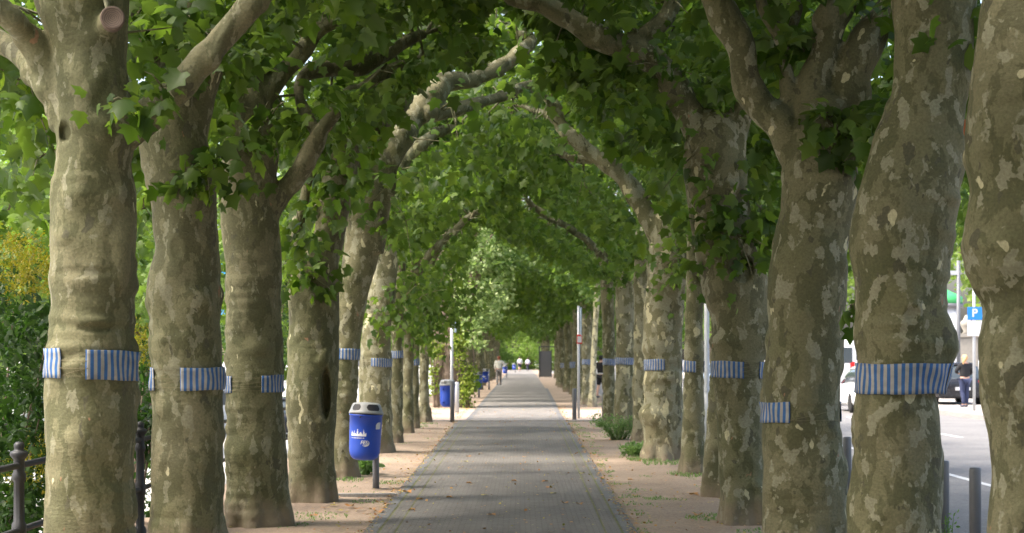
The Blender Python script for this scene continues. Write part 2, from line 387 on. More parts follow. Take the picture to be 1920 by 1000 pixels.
def gen_limbs(side, rng, X0, start, r0, n_in=2, n_out=2, n_up=1, ylen=2.0):
    """side -1 = left row, limbs arch in over the path (towards +X) and out; returns list of (pts, radii)"""
    out = []
    def wavy(a, b, n, sag, wob):
        pts = []
        for i in range(n + 1):
            t = i / n; p = a.lerp(b, t); p.z += sag * math.sin(math.pi * t)
            if 0 < i < n: p += Vector((rng.normal(0, wob), rng.normal(0, wob), rng.normal(0, wob)))
            pts.append(p)
        return pts
    def add(tgt, r, sag):
        a = start + Vector((0, 0, -.35)); b = start + Vector((tgt.x - start.x, tgt.y - start.y, 0)) * .12 + Vector((0, 0, .2))
        pts = [a, b] + wavy(b, tgt, 6, sag, .10)[1:]
        k = len(pts); rad = [r * (1 - .72 * i / (k - 1)) for i in range(k)]; out.append((pts, rad))
        j = 4; q = pts[j] ; e = q + Vector((rng.normal(0, .8), rng.normal(0, .8), rng.uniform(.5, 1.3)))
        out.append((wavy(q, e, 4, .1, .08), [rad[j] * .75 * (1 - .15 * i) for i in range(5)]))
    for _ in range(n_in): add(Vector((-X0 - side * rng.uniform(-.6, .9), rng.uniform(-ylen, ylen), rng.uniform(5.0, 6.3))), r0 * .55, .35)
    for _ in range(n_out): add(Vector((side * rng.uniform(1.6, 3.0), rng.uniform(-ylen, ylen), rng.uniform(4.6, 6.2))), r0 * .5, .3)
    for _ in range(n_up): add(Vector((rng.uniform(-.5, .5), rng.uniform(-1, 1), 6.9)), r0 * .6, 0)
    return out

TREES = {}
KEEP = []
for D_, h_, line in [(24, 34, [(706, 400), (722, 330), (745, 270), (775, 225), (805, 185), (835, 155), (880, 150), (930, 130), (975, 100), (995, 75), (960, 62), (930, 40)]), (24.5, 22, [(790, 215), (840, 208), (890, 195), (940, 182), (985, 160)]),
    (17.6, 24, [(560, 180), (590, 135), (665, 130), (720, 105), (800, 60)]), (16.6, 40, [(1330, 290), (1292, 215), (1262, 155), (1225, 115), (1185, 92), (1140, 78), (1100, 55), (1060, 32), (1015, 12), (970, 0)]), (16.6, 30, [(1200, 70), (1238, 45), (1262, 5)]),
    (27.3, 28, [(1225, 420), (1195, 370), (1160, 325), (1125, 298), (1085, 268), (1055, 240), (1042, 205), (1035, 185)]), (27.5, 16, [(1100, 300), (1045, 285)]), (27.5, 14, [(1035, 222), (1000, 205), (960, 196)]),
    (16.4, 30, [(482, 200), (515, 150), (560, 100), (610, 60)]), (16.4, 30, [(525, 368), (560, 328), (590, 275), (612, 235)]), (13, 44, [(1465, 235), (1425, 195), (1400, 145), (1385, 90), (1362, 40), (1340, 0)]), (13, 50, [(1530, 200), (1535, 130), (1600, 150), (1625, 75), (1560, 40)]),
    (36.5, 18, [(775, 520), (800, 485), (830, 450), (860, 425), (885, 400)]), (42, 16, [(1128, 480), (1100, 450), (1060, 425), (1030, 410), (1005, 390), (985, 375)]), (42.7, 12, [(805, 490), (825, 460), (850, 430)]), (29, 18, [(760, 300), (800, 260), (850, 240)]),
    (55, 26, [(870, 600), (880, 560), (890, 520), (900, 480), (930, 560), (910, 440), (930, 500), (880, 630), (940, 470)])]:
    for (a_, b_) in zip(line[:-1], line[1:]):
        n_ = max(1, int(math.hypot(b_[0] - a_[0], b_[1] - a_[1]) / (h_ * .5)))
        for i_ in range(n_): KEEP.append((a_[0] + (b_[0] - a_[0]) * i_ / n_, a_[1] + (b_[1] - a_[1]) * i_ / n_, h_, D_))
    KEEP.append((*line[-1], h_, D_))
def tree(key, D, contour, limbs=(), lumps=(), sprigs=(), voxel=.02, label='', group=None, material=None, nclump=320, per=14, size=.16, simple=False, auto=(1, 2, 1), amp=.02, gap=False, low=0., top=None, clear=0., wob=.06):
    side = -1 if key[0] == 'L' else 1
    seed = sum(ord(c) * (i * 13 + 7) for i, c in enumerate(key)) % 997; rng = rs(seed)
    contour = sorted(contour, key=lambda t: -t[0]); s = D / F
    by = [c for c in contour if c[0] > HY + 20] or contour
    X0 = ((by[0][1] + by[0][2]) / 2 - CX) * s
    pts = []; rad = []
    for (y, xl, xr) in contour:
        p = P((xl + xr) / 2, y, D); pts.append(Vector((p.x - X0, 0, p.z))); rad.append((xr - xl) / 2 * s)
    if pts[0].z > .35: pts.insert(0, Vector((0, 0, .3))); rad.insert(0, rad[0] * 1.03)
    if pts[0].z > -.05:
        b = pts[0]; rb = rad[0]
        if b.z > .12: pts.insert(0, Vector((b.x, 0, .08))); rad.insert(0, rb * 1.05)
        pts.insert(0, Vector((pts[0].x, 0, -.15))); rad.insert(0, rad[0] * 1.03)
    e_, q_ = pts[-1], rad[-1]
    for u_, k_ in ((.25, .88), (.5, .62), (.65, .3)): pts.append(e_ + Vector((0, 0, q_ * u_ * 1.6))); rad.append(q_ * k_)
    P3, R3 = resample(pts, rad, .05)
    mb = MB(); mb.tube(P3, R3, 40)
    # root flare
    for k in range(5):
        a = k * 1.256 + rng.uniform(-.4, .4); r = R3[2]
        mb.tube([(P3[0].x + math.cos(a) * r * .55, math.sin(a) * r * .55, .35), (P3[0].x + math.cos(a) * r * .82, math.sin(a) * r * .82, .06), (P3[0].x + math.cos(a) * r * 1.0, math.sin(a) * r * 1.16, -.12)], [r * .36, r * .30, r * .22], 12)
    polylines = []
    for l in limbs:
        lp = []; lr = []
        for q in l:
            x, y, wd = q[:3]; dD = q[3] if len(q) > 3 else 0; ss = (D + dD) / F; p = P(x, y, D + dD)
            lp.append(Vector((p.x - X0, dD, p.z))); lr.append(wd / 2 * ss)
        a, b = resample(lp, lr, .06)
        for i_ in range(4, len(a)):
            w_ = min(1, (i_ - 3) / 10); a[i_] = a[i_] + noise.noise_vector(a[i_] * 2.6 + Vector((seed, 0, 0))) * wob * w_; b[i_] *= 1 + .22 * w_ * noise.noise(a[i_] * 3)
        mb.tube(a, b, 20); polylines.append([v for v in a if v.z > 3.3])
    st = e_.copy(); r0 = q_
    if top: st = Vector(top[0]); r0 = top[1]
    if auto:
        for (lp, lr) in gen_limbs(side, rng, X0, st, max(r0, .16), *auto):
            a, b = resample(lp, lr, .08)
        for i_ in range(4, len(a)):
            w_ = min(1, (i_ - 3) / 10); a[i_] = a[i_] + noise.noise_vector(a[i_] * 2.2 + Vector((seed, 3, 0))) * .11 * w_; b[i_] = max(b[i_] * (1 + .3 * w_ * noise.noise(a[i_] * 4)), voxel * 1.5)
        mb.tube(a, b, 14); polylines.append([v for v in a if v.z > 3.5])
    lm = []
    for (x, y, wx, wy, am) in lumps:
        p = P(x, y, D); lm.append(((p.x - X0, 0, p.z), wx * s, wy * s, am))
    me = remesh(mb, voxel, lm, seed % 50, amp)
    root = empty('plane_tree', (X0, D, 0), label, 'tree', group or 'plane trees lining the path')
    tr = link('trunk', me, material or BARK, root)
    sp = []
    for (x, y, n, r, *dd) in sprigs:
        dy = dd[0] if dd else -.35; p = P(x, y, D + dy); sp.append((p.x - X0, dy, p.z, n, r))
    cm = crown_mesh(X0, side, polylines, seed, nclump, per, size, simple, sp, low=low, clear=clear, D=D)
    cr = link('crown', cm, [LEAF, BARK], root, smooth=False)
    bv = BVHTree.FromPolygons([v.co[:] for v in me.vertices], [p.vertices[:] for p in me.polygons])
    cc = [(CH - (y - HY) * s, (xl + xr) / 2, (xr - xl) / 2) for (y, xl, xr) in contour]
    TREES[key] = dict(root=root, D=D, X0=X0, bvh=bv, cont=cc)
    return root
def cont_at(t, z):
    c = sorted(t['cont']); zs = [q[0] for q in c]
    return float(np.interp(z, zs, [q[1] for q in c])), float(np.interp(z, zs, [q[2] for q in c]))

def band(key, y0, y1, gap, label, laces=True, tilt=0., nl=4, group='striped cloth bands tied round the plane trees'):
    """gap = (left px, right px) of the bare strip on the camera side, None = closed towards the camera"""
    t = TREES[key]; D = t['D'] ; s = D / F; zt, zb = [CH - (y - HY) * s for y in (y0 + 1, y1 - 2)]; zm = (zt + zb) / 2
    cx, r = cont_at(t, zm); ax = (cx - CX) * s - t['X0']; rr = r * s
    ang = lambda px: math.asin(max(-.99, min(.99, (px - cx) / r)))
    if gap: a0, a1 = ang(gap[1]), ang(gap[0]) + 2 * math.pi
    else: a0, a1 = -math.pi + .5, math.pi - .3
    bvh = t['bvh']; rng = rs(int(y0 * 7 + D * 3))
    def hit(a, z):
        d = Vector((math.sin(a), -math.cos(a), 0)); o = Vector((ax, 0, z)) + d * (rr + .5)
        h = bvh.ray_cast(o, -d, rr + .45)
        return ((h[0] - Vector((ax, 0, z))).length if h[0] else rr)
    n = 90; rows = 7; base = []
    for i in range(n + 1):
        a = a0 + (a1 - a0) * i / n; base.append(max(hit(a, zb + (zt - zb) * k / 4) for k in range(5)))
    for _ in range(3): base = [max(base[i], (base[max(i - 1, 0)] + base[i] + base[min(i + 1, n)]) / 3) for i in range(n + 1)]
    vs = []; uv = []; arc = rng.uniform(0, .046); prev = None; tilt += rng.uniform(-.006, .006)
    ph = rng.uniform(0, 6)
    for i in range(n + 1):
        a = a0 + (a1 - a0) * i / n
        for j in range(rows):
            f = j / (rows - 1); z = zb + (zt - zb) * f + tilt * math.sin(a) + .004 * math.sin(a * 2.3 + ph) + .002 * math.sin(a * 5 + ph + f * 3)
            q = base[i] * .6 + max(base[i] * .0, hit(a, z)) * .4; q = max(q, hit(a, z)) + .009 + .004 * math.sin(a * 9 + f * 5 + ph)
            vs.append(Vector((ax + math.sin(a) * q, -math.cos(a) * q, z)))
        c = vs[-4]
        if prev is not None: arc += (c - prev).length
        prev = c; uv += [(arc, k / (rows - 1)) for k in range(rows)]
    fs = [(i * rows + j, (i + 1) * rows + j, (i + 1) * rows + j + 1, i * rows + j + 1) for i in range(n) for j in range(rows - 1)]
    me = bpy.data.meshes.new('cloth'); me.from_pydata([v[:] for v in vs], [], fs); ul = me.uv_layers.new(name='UVMap')
    for lp in me.loops: ul.data[lp.index].uv = uv[lp.vertex_index]
    root = empty('striped_band', (t['X0'], D, zb), label, 'cloth band', group)
    for v in me.vertices: v.co.z -= zb
    c = link('cloth', me, CLOTH, root); c.modifiers.new('thick', 'SOLIDIFY').thickness = .003
    if gap and laces:
        mb = MB(); k = nl; g0, g1 = ang(gap[0]), ang(gap[1]); m = 12
        for j in range(k * 2):
            za = zb + (zt - zb) * (.12 + .76 * (j // 2 + (j % 2) * .0) / (k - 1)); zc = zb + (zt - zb) * (.12 + .76 * min(k - 1, (j // 2 + j % 2)) / (k - 1))
            pts = []
            for i in range(m + 1):
                u = i / m; a = g0 - .05 + (g1 - g0 + .1) * u; z = za + (zc - za) * u; q = hit(a, z) + .010; pts.append((ax + math.sin(a) * q, -math.cos(a) * q, z - zb))
            if j % 2 == 1: pts = [(x, y, z) for (x, y, z) in pts]
            mb.tube(pts, .0015, 5)
        # eyelets at both hems
        link('lace', mb.mesh('lace'), ROPE, root)
    return root

# ------------------------------------------------------------------ setting: ground, path, road
def struct(name, mb, m): return tag(mb.build(name, m), kind='structure')
struct('ground', MB().add([(-1500, -600, -1.25), (1500, -600, -1.25), (1500, 2400, -1.25), (-1500, 2400, -1.25)], [(0, 1, 2, 3)]), EARTH)
def sheet_grid(x0, x1, y0, y1, z, nx, ny, amp=.012, zb=-1.3, edge=0):
    mb = MB(); vs = []
    for j in range(ny + 1):
        for i in range(nx + 1):
            x = x0 + (x1 - x0) * i / nx; y = y0 + (y1 - y0) * j / ny
            h = z + amp * noise.noise(Vector((x * 1.3, y * .6, 3)))
            if abs(x) < 1.9: h = z - .012
            vs.append((x, y, h))
    mb.add(vs, [(j * (nx + 1) + i, j * (nx + 1) + i + 1, (j + 1) * (nx + 1) + i + 1, (j + 1) * (nx + 1) + i) for j in range(ny) for i in range(nx)])
    # retaining faces
    mb.add([(x0, y0, zb), (x0, y1, zb), (x0, y1, z - .02), (x0, y0, z - .02)], [(0, 1, 2, 3)])
    return mb
o = struct('verge', sheet_grid(-3.75, 3.42, -12, 260, 0, 44, 700), SAND); o.data.polygons.foreach_set('use_smooth', [True] * len(o.data.polygons))
struct('quay_wall', MB().box(-3.95, -3.755, -12, 260, -1.3, -.02), KERB)
struct('kerb', MB().rbox(3.425, 3.56, -12, 260, -.4, .012, .015), KERB)
struct('road', MB().add([(3.56, -60, -.12), (12.85, -60, -.12), (12.85, 420, -.12), (3.56, 420, -.12)], [(0, 1, 2, 3)]), ROADM)
struct('pavement', MB().box(13.0, 60, -60, 420, -1.2, .0), STONE)
struct('far_kerb', MB().rbox(12.855, 12.995, -60, 420, -.4, .015, .015), KERB)
mk = MB().add([(6.28, -10, -.116), (6.40, -10, -.116), (6.40, 300, -.116), (6.28, 300, -.116)], [(0, 1, 2, 3)])
for k in range(30):
    y0 = 2 + k * 9.0 - 1; mk.add([(9.5, y0, -.116), (9.62, y0, -.116), (9.62, y0 + 4, -.116), (9.5, y0 + 4, -.116)], [(0, 1, 2, 3)])
struct('lane_marking', mk, ROADWHITE)
# path: two sections, the second past the crossing is lighter
def strip(xa, xb, ya, xc, xd, yb, z): return [(xa, ya, z), (xb, ya, z), (xd, yb, z), (xc, yb, z)], [(0, 1, 2, 3)]
yA, yB = -12, 43.3
def lerpx(x0, x1, y): t = (y - 15.6) / (43.4 - 15.6); return x0 + (x1 - x0) * t
LX = lambda y: lerpx(-1.44, -1.63, y); RX = lambda y: lerpx(1.07, 1.21, y)
struct('path', MB().add(*strip(LX(yA) + .30, RX(yA) - .30, yA, LX(yB) + .30, RX(yB) - .30, yB, .008)), SETT)
e = MB(); j_ = MB(); g2 = MB()
for fn_, sg in ((LX, 1), (RX, -1)):
    a, b = fn_(yA), fn_(yB)
    def q(d0, d1, z):
        x = sorted((a + sg * d0, a + sg * d1)); y = sorted((b + sg * d0, b + sg * d1)); return strip(x[0], x[1], yA, y[0], y[1], yB, z)
    e.add(*q(0, .125, .010)); j_.add(*q(.125, .15, .006)); g2.add(*q(.15, .28, .009)); j_.add(*q(.28, .30, .006))
struct('path_edging', e, EDGE); struct('gutter_joint', j_, MOSS); struct('path_gutter', g2, SETT)
struct('crossing', MB().add([(-3.7, 43.62, .003), (3.42, 43.62, .003), (3.42, 53, .003), (-3.7, 53, .003)], [(0, 1, 2, 3)]), CROSS)
struct('crossing_kerb', MB().rbox(-3.6, 3.42, 43.32, 43.6, -.1, .03, .01), STONE)
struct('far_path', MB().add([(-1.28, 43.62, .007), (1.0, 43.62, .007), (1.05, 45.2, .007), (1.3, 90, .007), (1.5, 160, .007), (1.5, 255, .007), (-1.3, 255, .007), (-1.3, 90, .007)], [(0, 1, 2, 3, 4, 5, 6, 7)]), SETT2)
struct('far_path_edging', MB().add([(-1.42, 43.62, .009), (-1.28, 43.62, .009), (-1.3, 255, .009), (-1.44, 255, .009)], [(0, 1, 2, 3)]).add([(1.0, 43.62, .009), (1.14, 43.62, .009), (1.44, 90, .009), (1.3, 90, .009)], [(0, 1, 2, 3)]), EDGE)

# ------------------------------------------------------------------ plane trees, near ones from their outlines
NR = dict(voxel=.017, low=.4, clear=4.4, nclump=350); NM = dict(voxel=.018, low=.15, clear=3.9, nclump=390)
tree('L1', 11.2, [(1129, 66, 278), (1060, 76, 262), (1000, 82, 252), (900, 86, 252), (850, 88, 254), (800, 88, 256), (740, 90, 258), (700, 91, 255), (650, 92, 254), (600, 95, 251), (560, 98, 252), (520, 93, 258), (480, 95, 256), (430, 97, 254), (400, 100, 252), (350, 103, 250), (300, 106, 246), (260, 106, 250), (200, 104, 243), (150, 98, 238), (100, 100, 232), (50, 88, 235), (0, 70, 242), (-60, 60, 250)],
     limbs=[[(170, 300, 80), (222, 262, 66), (270, 225, 58), (318, 180, 54), (360, 138, 52), (400, 92, 50), (440, 44, 50), (490, -12, 48), (560, -80, 44, .4), (680, -150, 36, .8), (800, -190, 26, 1.2)],
            [(140, 200, 90), (90, 130, 60), (62, 80, 54, -.1), (40, 55, 46, -.2), (20, 30, 46, -.4), (-30, 0, 40, -.5)],
            [(130, 220, 80), (85, 150, 50), (45, 105, 44, .2), (0, 78, 42, .3), (-60, 50, 40, .6)],
            [(180, 80, 60), (204, 42, 46, -.22), (211, 33, 40, -.34)]],
     lumps=[(137, 255, 14, 20, -.07), (165, 372, 30, 26, .035), (200, 205, 30, 12, -.0), (195, 606, 34, 10, .035), (195, 618, 30, 7, -.018), (235, 735, 30, 16, -.012), (150, 340, 60, 8, .012), (230, 250, 28, 60, .02), (170, 515, 60, 10, -.014)],
     sprigs=[(240, 205, 30, .18, -.42), (300, 175, 14, .14, -.3), (60, 210, 55, .35, .5), (30, 160, 50, .35, .8), (75, 300, 12, .16, .6)], material=BARK_SMOOTH, label='thick plane tree at the left edge with a round cut stub and laced band', auto=(1, 2, 1), wob=.02, amp=.027, **NR)
tree('L2', 13.8, [(1037, 280, 427), (1000, 284, 418), (950, 285, 418), (900, 286, 417), (850, 286, 416), (800, 287, 418), (750, 288, 415), (700, 286, 412), (650, 284, 413), (600, 280, 413), (550, 277, 411), (500, 284, 412), (470, 288, 412), (430, 284, 411), (400, 283, 409), (370, 281, 407), (330, 272, 405), (300, 264, 397), (270, 263, 390), (240, 264, 385), (200, 275, 382), (160, 290, 385), (110, 305, 388), (50, 315, 395), (-20, 318, 405)],
     limbs=[[(330, 230, 60), (303, 150, 40), (290, 90, 36), (265, 40, 34), (248, -10, 34), (220, -80, 30, .3)], [(350, 260, 80), (385, 180, 50), (405, 110, 44), (415, 40, 40), (430, -40, 36, .2)]],
     lumps=[(345, 455, 20, 45, .04), (345, 470, 10, 20, -.02), (290, 345, 25, 40, .02), (300, 560, 25, 40, .03), (390, 560, 25, 25, .03), (290, 655, 25, 30, .03)],
     sprigs=[(385, 320, 60, .28, -.42), (345, 345, 22, .16, -.4), (300, 60, 40, .3, .2), (265, 400, 20, .2, .7)], material=BARK_SMOOTH, label='plane tree second from the left with a leafy sprig high on its trunk', amp=.026, **NM)
tree('L3', 16.4, [(985, 420, 548), (965, 423, 540), (940, 424, 537), (900, 425, 540), (850, 424, 538), (800, 425, 533), (750, 425, 530), (700, 424, 529), (650, 423, 528), (600, 422, 526), (550, 422, 525), (500, 425, 528), (450, 418, 527), (420, 414, 523), (380, 414, 518), (340, 413, 518), (300, 416, 522), (260, 420, 518), (220, 424, 512), (150, 430, 505), (80, 440, 500), (0, 450, 505)],
     limbs=[[(470, 260, 70), (482, 200, 44), (515, 150, 38), (560, 100, 34), (610, 60, 30), (680, 20, 26)], [(490, 410, 60), (525, 368, 44), (560, 328, 38), (590, 275, 34), (612, 235, 30), (650, 190, 26), (700, 150, 22, .5), (790, 110, 18, .8)], [(450, 260, 60), (420, 205, 40), (395, 160, 34), (370, 90, 30)],
            [(600, 262, 24), (560, 180, 22, .3), (590, 135, 30, .5), (665, 130, 34, .7), (720, 105, 28, .9), (800, 60, 20, 1.1)]],
     lumps=[(465, 850, 40, 30, .04), (480, 700, 40, 200, .0), (440, 330, 30, 30, .02)],
     sprigs=[(470, 265, 50, .30, -.42), (560, 440, 40, .3, .6), (500, 230, 30, .25, -.4)], material=BARK_SMOOTH, label='third plane tree from the left, its foot swelling over a root towards the path', **NM)
tree('L4', 19.1, [(940, 538, 632), (920, 540, 628), (900, 541, 627), (850, 540, 628), (800, 538, 631), (750, 537, 634), (700, 540, 636), (650, 540, 637), (600, 540, 637), (560, 540, 636), (520, 545, 638), (490, 552, 640), (465, 575, 642), (440, 588, 646), (410, 593, 650), (370, 598, 655), (330, 605, 665), (280, 615, 680)],
     limbs=[[(575, 520, 50), (561, 470, 26), (560, 430, 22), (564, 395, 20), (575, 350, 18), (590, 300, 16)], [(640, 340, 50), (680, 270, 40, .3), (720, 230, 34, .5), (760, 180, 30, .8)]],
     lumps=[(614, 738, 9, 46, -.16), (578, 450, 10, 30, -.1), (560, 560, 20, 15, .02)],
     sprigs=[(560, 495, 55, .32, -.4), (590, 530, 26, .2, -.4), (600, 385, 60, .45, -.3), (640, 330, 50, .4, -.2)], material=BARK_SMOOTH, label='plane tree with a long dark slit hollow, behind the nearest blue litter bin', **NM)
tree('L5', 23, [(895, 616, 672), (850, 617, 668), (800, 619, 668), (750, 621, 670), (700, 622, 673), (650, 626, 676), (600, 628, 682), (550, 632, 690), (520, 637, 697), (480, 642, 708), (450, 646, 714), (400, 652, 722), (350, 662, 730), (300, 675, 740)],
     limbs=[[(690, 470, 60), (706, 400, 50), (722, 330, 46), (745, 270, 46), (775, 225, 50, .3), (805, 185, 52, .5), (835, 155, 40, .7), (880, 150, 30, .9), (930, 130, 28, 1.1), (975, 100, 26, 1.3), (995, 75, 24, 1.5), (960, 62, 18, 1.6), (930, 40, 14, 1.8)],
            [(790, 215, 36, .3), (840, 208, 28, .6), (890, 195, 24, .9), (940, 182, 20, 1.2), (985, 160, 16, 1.5), (1020, 150, 10, 1.8)]],
     sprigs=[(700, 380, 60, .5, -.3), (760, 420, 40, .4)], label='reddish scratched plane tree with a closed striped band, behind the nearest litter bin', auto=(0, 2, 1), wob=.02, voxel=.022, top=((.5, 0, 4.4), .2))
tree('L6', 29, [(848, 670, 740), (820, 672, 736), (750, 672, 735), (700, 674, 735), (650, 676, 733), (620, 680, 733), (560, 690, 740), (500, 700, 745), (460, 706, 742), (400, 715, 750), (340, 728, 762)],
     limbs=[[(735, 360, 34), (760, 300, 26), (800, 260, 22), (850, 240, 18, .5), (900, 250, 14, .8)]], sprigs=[(720, 590, 90, .55, -.4), (760, 560, 50, .5, -.3)], label='pale sunlit plane tree with cream patches on its left side beyond the nearest litter bin', voxel=.026, material=BARK_PALE)
tree('L7', 32.4, [(830, 729, 756), (780, 731, 755), (700, 733, 755), (650, 734, 755), (560, 736, 757), (480, 742, 764), (400, 752, 778)], sprigs=[(790, 560, 260, .75, -.3)], label='slim plane tree with a band right of the pale sunlit tree in the left row', voxel=.026)
tree('L8', 36.5, [(812, 754, 777), (700, 756, 775), (600, 757, 777), (500, 762, 784), (420, 770, 795)], limbs=[[(775, 520, 20), (800, 485, 18), (830, 450, 16), (860, 425, 12), (885, 400, 10)]], sprigs=[(800, 580, 300, .85, -.3), (770, 620, 110, .5, -.3), (815, 545, 200, .7)], label='slim plane tree without a visible band, half hidden in the left row before the crossing', voxel=.028)
tree('L9', 39, [(803, 768, 787), (700, 770, 786), (600, 772, 788), (500, 776, 794), (430, 782, 802)], sprigs=[(795, 600, 200, .8, -.3), (822, 560, 160, .6)], label='slim plane tree with a small band, second before the crossing in the left row', voxel=.028)
tree('L10', 42.7, [(792, 782, 810), (770, 786, 806), (700, 787, 804), (600, 788, 806), (520, 792, 812), (440, 800, 822)], limbs=[[(805, 490, 22), (825, 460, 18), (850, 430, 16), (875, 415, 12)]], sprigs=[(818, 520, 110, .6, -.2)], label='last plane tree of the left row before the crossing, with a flared foot', voxel=.028, material=BARK_PALE)

tree('R1', 9.5, [(1211, 1838, 2062), (1100, 1846, 2050), (1000, 1852, 2042), (950, 1856, 2040), (850, 1858, 2036), (780, 1850, 2036), (740, 1842, 2034), (700, 1838, 2034), (640, 1836, 2034), (600, 1848, 2034), (560, 1846, 2034), (520, 1832, 2034), (490, 1815, 2030), (460, 1810, 2030), (430, 1812, 2030), (400, 1815, 2030), (350, 1816, 2030), (300, 1812, 2030), (250, 1815, 2030), (200, 1818, 2032), (150, 1822, 2036), (100, 1830, 2040), (50, 1837, 2044), (0, 1845, 2050), (-80, 1850, 2060)],
     lumps=[(1895, 395, 18, 18, .03), (1840, 470, 30, 30, .02)], label='smooth plane tree cut off by the right edge of the photo, nearest the camera', auto=(1, 2, 1), **NR)
tree('R2', 11.3, [(1125, 1578, 1782), (1060, 1586, 1766), (1000, 1590, 1762), (950, 1592, 1762), (900, 1597, 1762), (850, 1599, 1763), (800, 1602, 1762), (760, 1604, 1758), (740, 1605, 1753), (715, 1606, 1756), (690, 1607, 1772), (650, 1606, 1782), (620, 1604, 1778), (590, 1605, 1772), (560, 1604, 1772), (520, 1602, 1776), (480, 1597, 1778), (450, 1597, 1782), (400, 1604, 1790), (370, 1612, 1796), (330, 1622, 1800), (280, 1638, 1806), (230, 1657, 1808), (200, 1668, 1810), (150, 1675, 1816), (100, 1677, 1822), (50, 1676, 1828), (0, 1672, 1835), (-80, 1668, 1845)],
     limbs=[[(1690, 570, 80), (1738, 622, 96, -.04), (1748, 655, 92, -.05), (1743, 672, 84, -.04)]],
     lumps=[(1690, 575, 24, 26, .045), (1690, 590, 12, 14, -.02), (1770, 380, 22, 16, .03), (1660, 610, 40, 10, .02), (1690, 640, 60, 8, .018), (1760, 600, 14, 60, .02)],
     sprigs=[(1655, 240, 24, .22, .5), (1600, 585, 9, .13, .7)], label='plane tree with a bulging burl above its broad striped band, second from the right edge', **NR)
tree('R3', 13.0, [(1066, 1423, 1600), (1030, 1426, 1590), (1000, 1428, 1586), (950, 1430, 1586), (900, 1430, 1586), (850, 1432, 1580), (800, 1430, 1575), (750, 1432, 1572), (700, 1433, 1576), (650, 1437, 1580), (600, 1440, 1582), (550, 1440, 1585), (500, 1442, 1590), (450, 1452, 1593), (400, 1462, 1600), (350, 1467, 1606), (300, 1470, 1604), (270, 1470, 1604), (240, 1478, 1610)],
     limbs=[[(1510, 300, 90), (1465, 235, 66), (1425, 195, 58), (1400, 145, 56), (1385, 90, 56), (1362, 40, 56), (1335, -10, 54), (1290, -70, 44), (1200, -130, 36, .4)],
            [(1540, 290, 110), (1525, 210, 76), (1530, 140, 64), (1548, 70, 60), (1578, 10, 58), (1600, -60, 50)],
            [(1560, 280, 100), (1590, 200, 80), (1602, 130, 74), (1625, 75, 70), (1660, 30, 62), (1700, -20, 56, .2)],
            [(1490, 240, 40), (1478, 180, 30), (1468, 120, 24), (1455, 60, 24), (1438, 10, 22), (1425, -60, 20)], [(1475, 130, 20), (1480, 70, 18, .1), (1500, 10, 16, .2)]],
     lumps=[(1540, 380, 24, 18, .015)], sprigs=[(1590, 250, 50, .28, -.3), (1560, 220, 24, .2, -.4), (1620, 285, 30, .2, -.2), (1500, 90, 26, .18, .0)], label='plane tree forking high into four limbs, its striped band tied lower than the others', **NR)
tree('R4', 16.6, [(980, 1344, 1450), (950, 1350, 1440), (900, 1350, 1436), (850, 1348, 1436), (800, 1345, 1432), (750, 1340, 1430), (700, 1336, 1432), (650, 1335, 1440), (620, 1338, 1446), (560, 1326, 1444), (530, 1315, 1440), (500, 1310, 1428), (450, 1303, 1412), (400, 1294, 1405), (350, 1285, 1400), (300, 1280, 1396), (260, 1284, 1390)],
     limbs=[[(1330, 290, 70), (1292, 215, 56), (1262, 155, 52), (1225, 115, 52), (1185, 92, 54), (1140, 78, 48), (1100, 55, 44), (1060, 32, 40), (1015, 12, 36), (970, -2, 32), (920, -40, 28)],
            [(1160, 88, 44), (1200, 70, 38), (1238, 45, 36), (1258, 15, 34), (1262, -30, 32)], [(1360, 300, 70), (1385, 220, 46), (1410, 150, 40), (1440, 80, 36), (1450, 0, 34)]],
     lumps=[(1350, 640, 24, 14, .04), (1352, 560, 30, 40, .02), (1410, 905, 16, 10, .03), (1385, 505, 22, 26, -.10)], sprigs=[(1385, 450, 140, .45, -.35), (1430, 400, 70, .35, -.1), (1350, 390, 36, .3, -.3), (1300, 300, 40, .4, -.3), (1250, 130, 60, .4, -.2)], label='plane tree whose limb arches left over the path, band open at its right side', wob=.02, **NM)
tree('R5', 19.8, [(930, 1316, 1376), (850, 1320, 1372), (700, 1332, 1378), (560, 1336, 1384), (420, 1340, 1392), (300, 1345, 1400)], label='plane tree hidden behind the arching one on the right, only its foot showing', voxel=.022)
tree('R6', 23.7, [(888, 1274, 1323), (860, 1276, 1322), (800, 1278, 1322), (700, 1282, 1320), (600, 1284, 1318), (560, 1287, 1318), (500, 1286, 1320), (420, 1290, 1326), (340, 1294, 1332)], sprigs=[(1300, 520, 30, .3, -.3)], label='slim straight plane tree with a narrow band beside the thin grey lamp pole', voxel=.022)
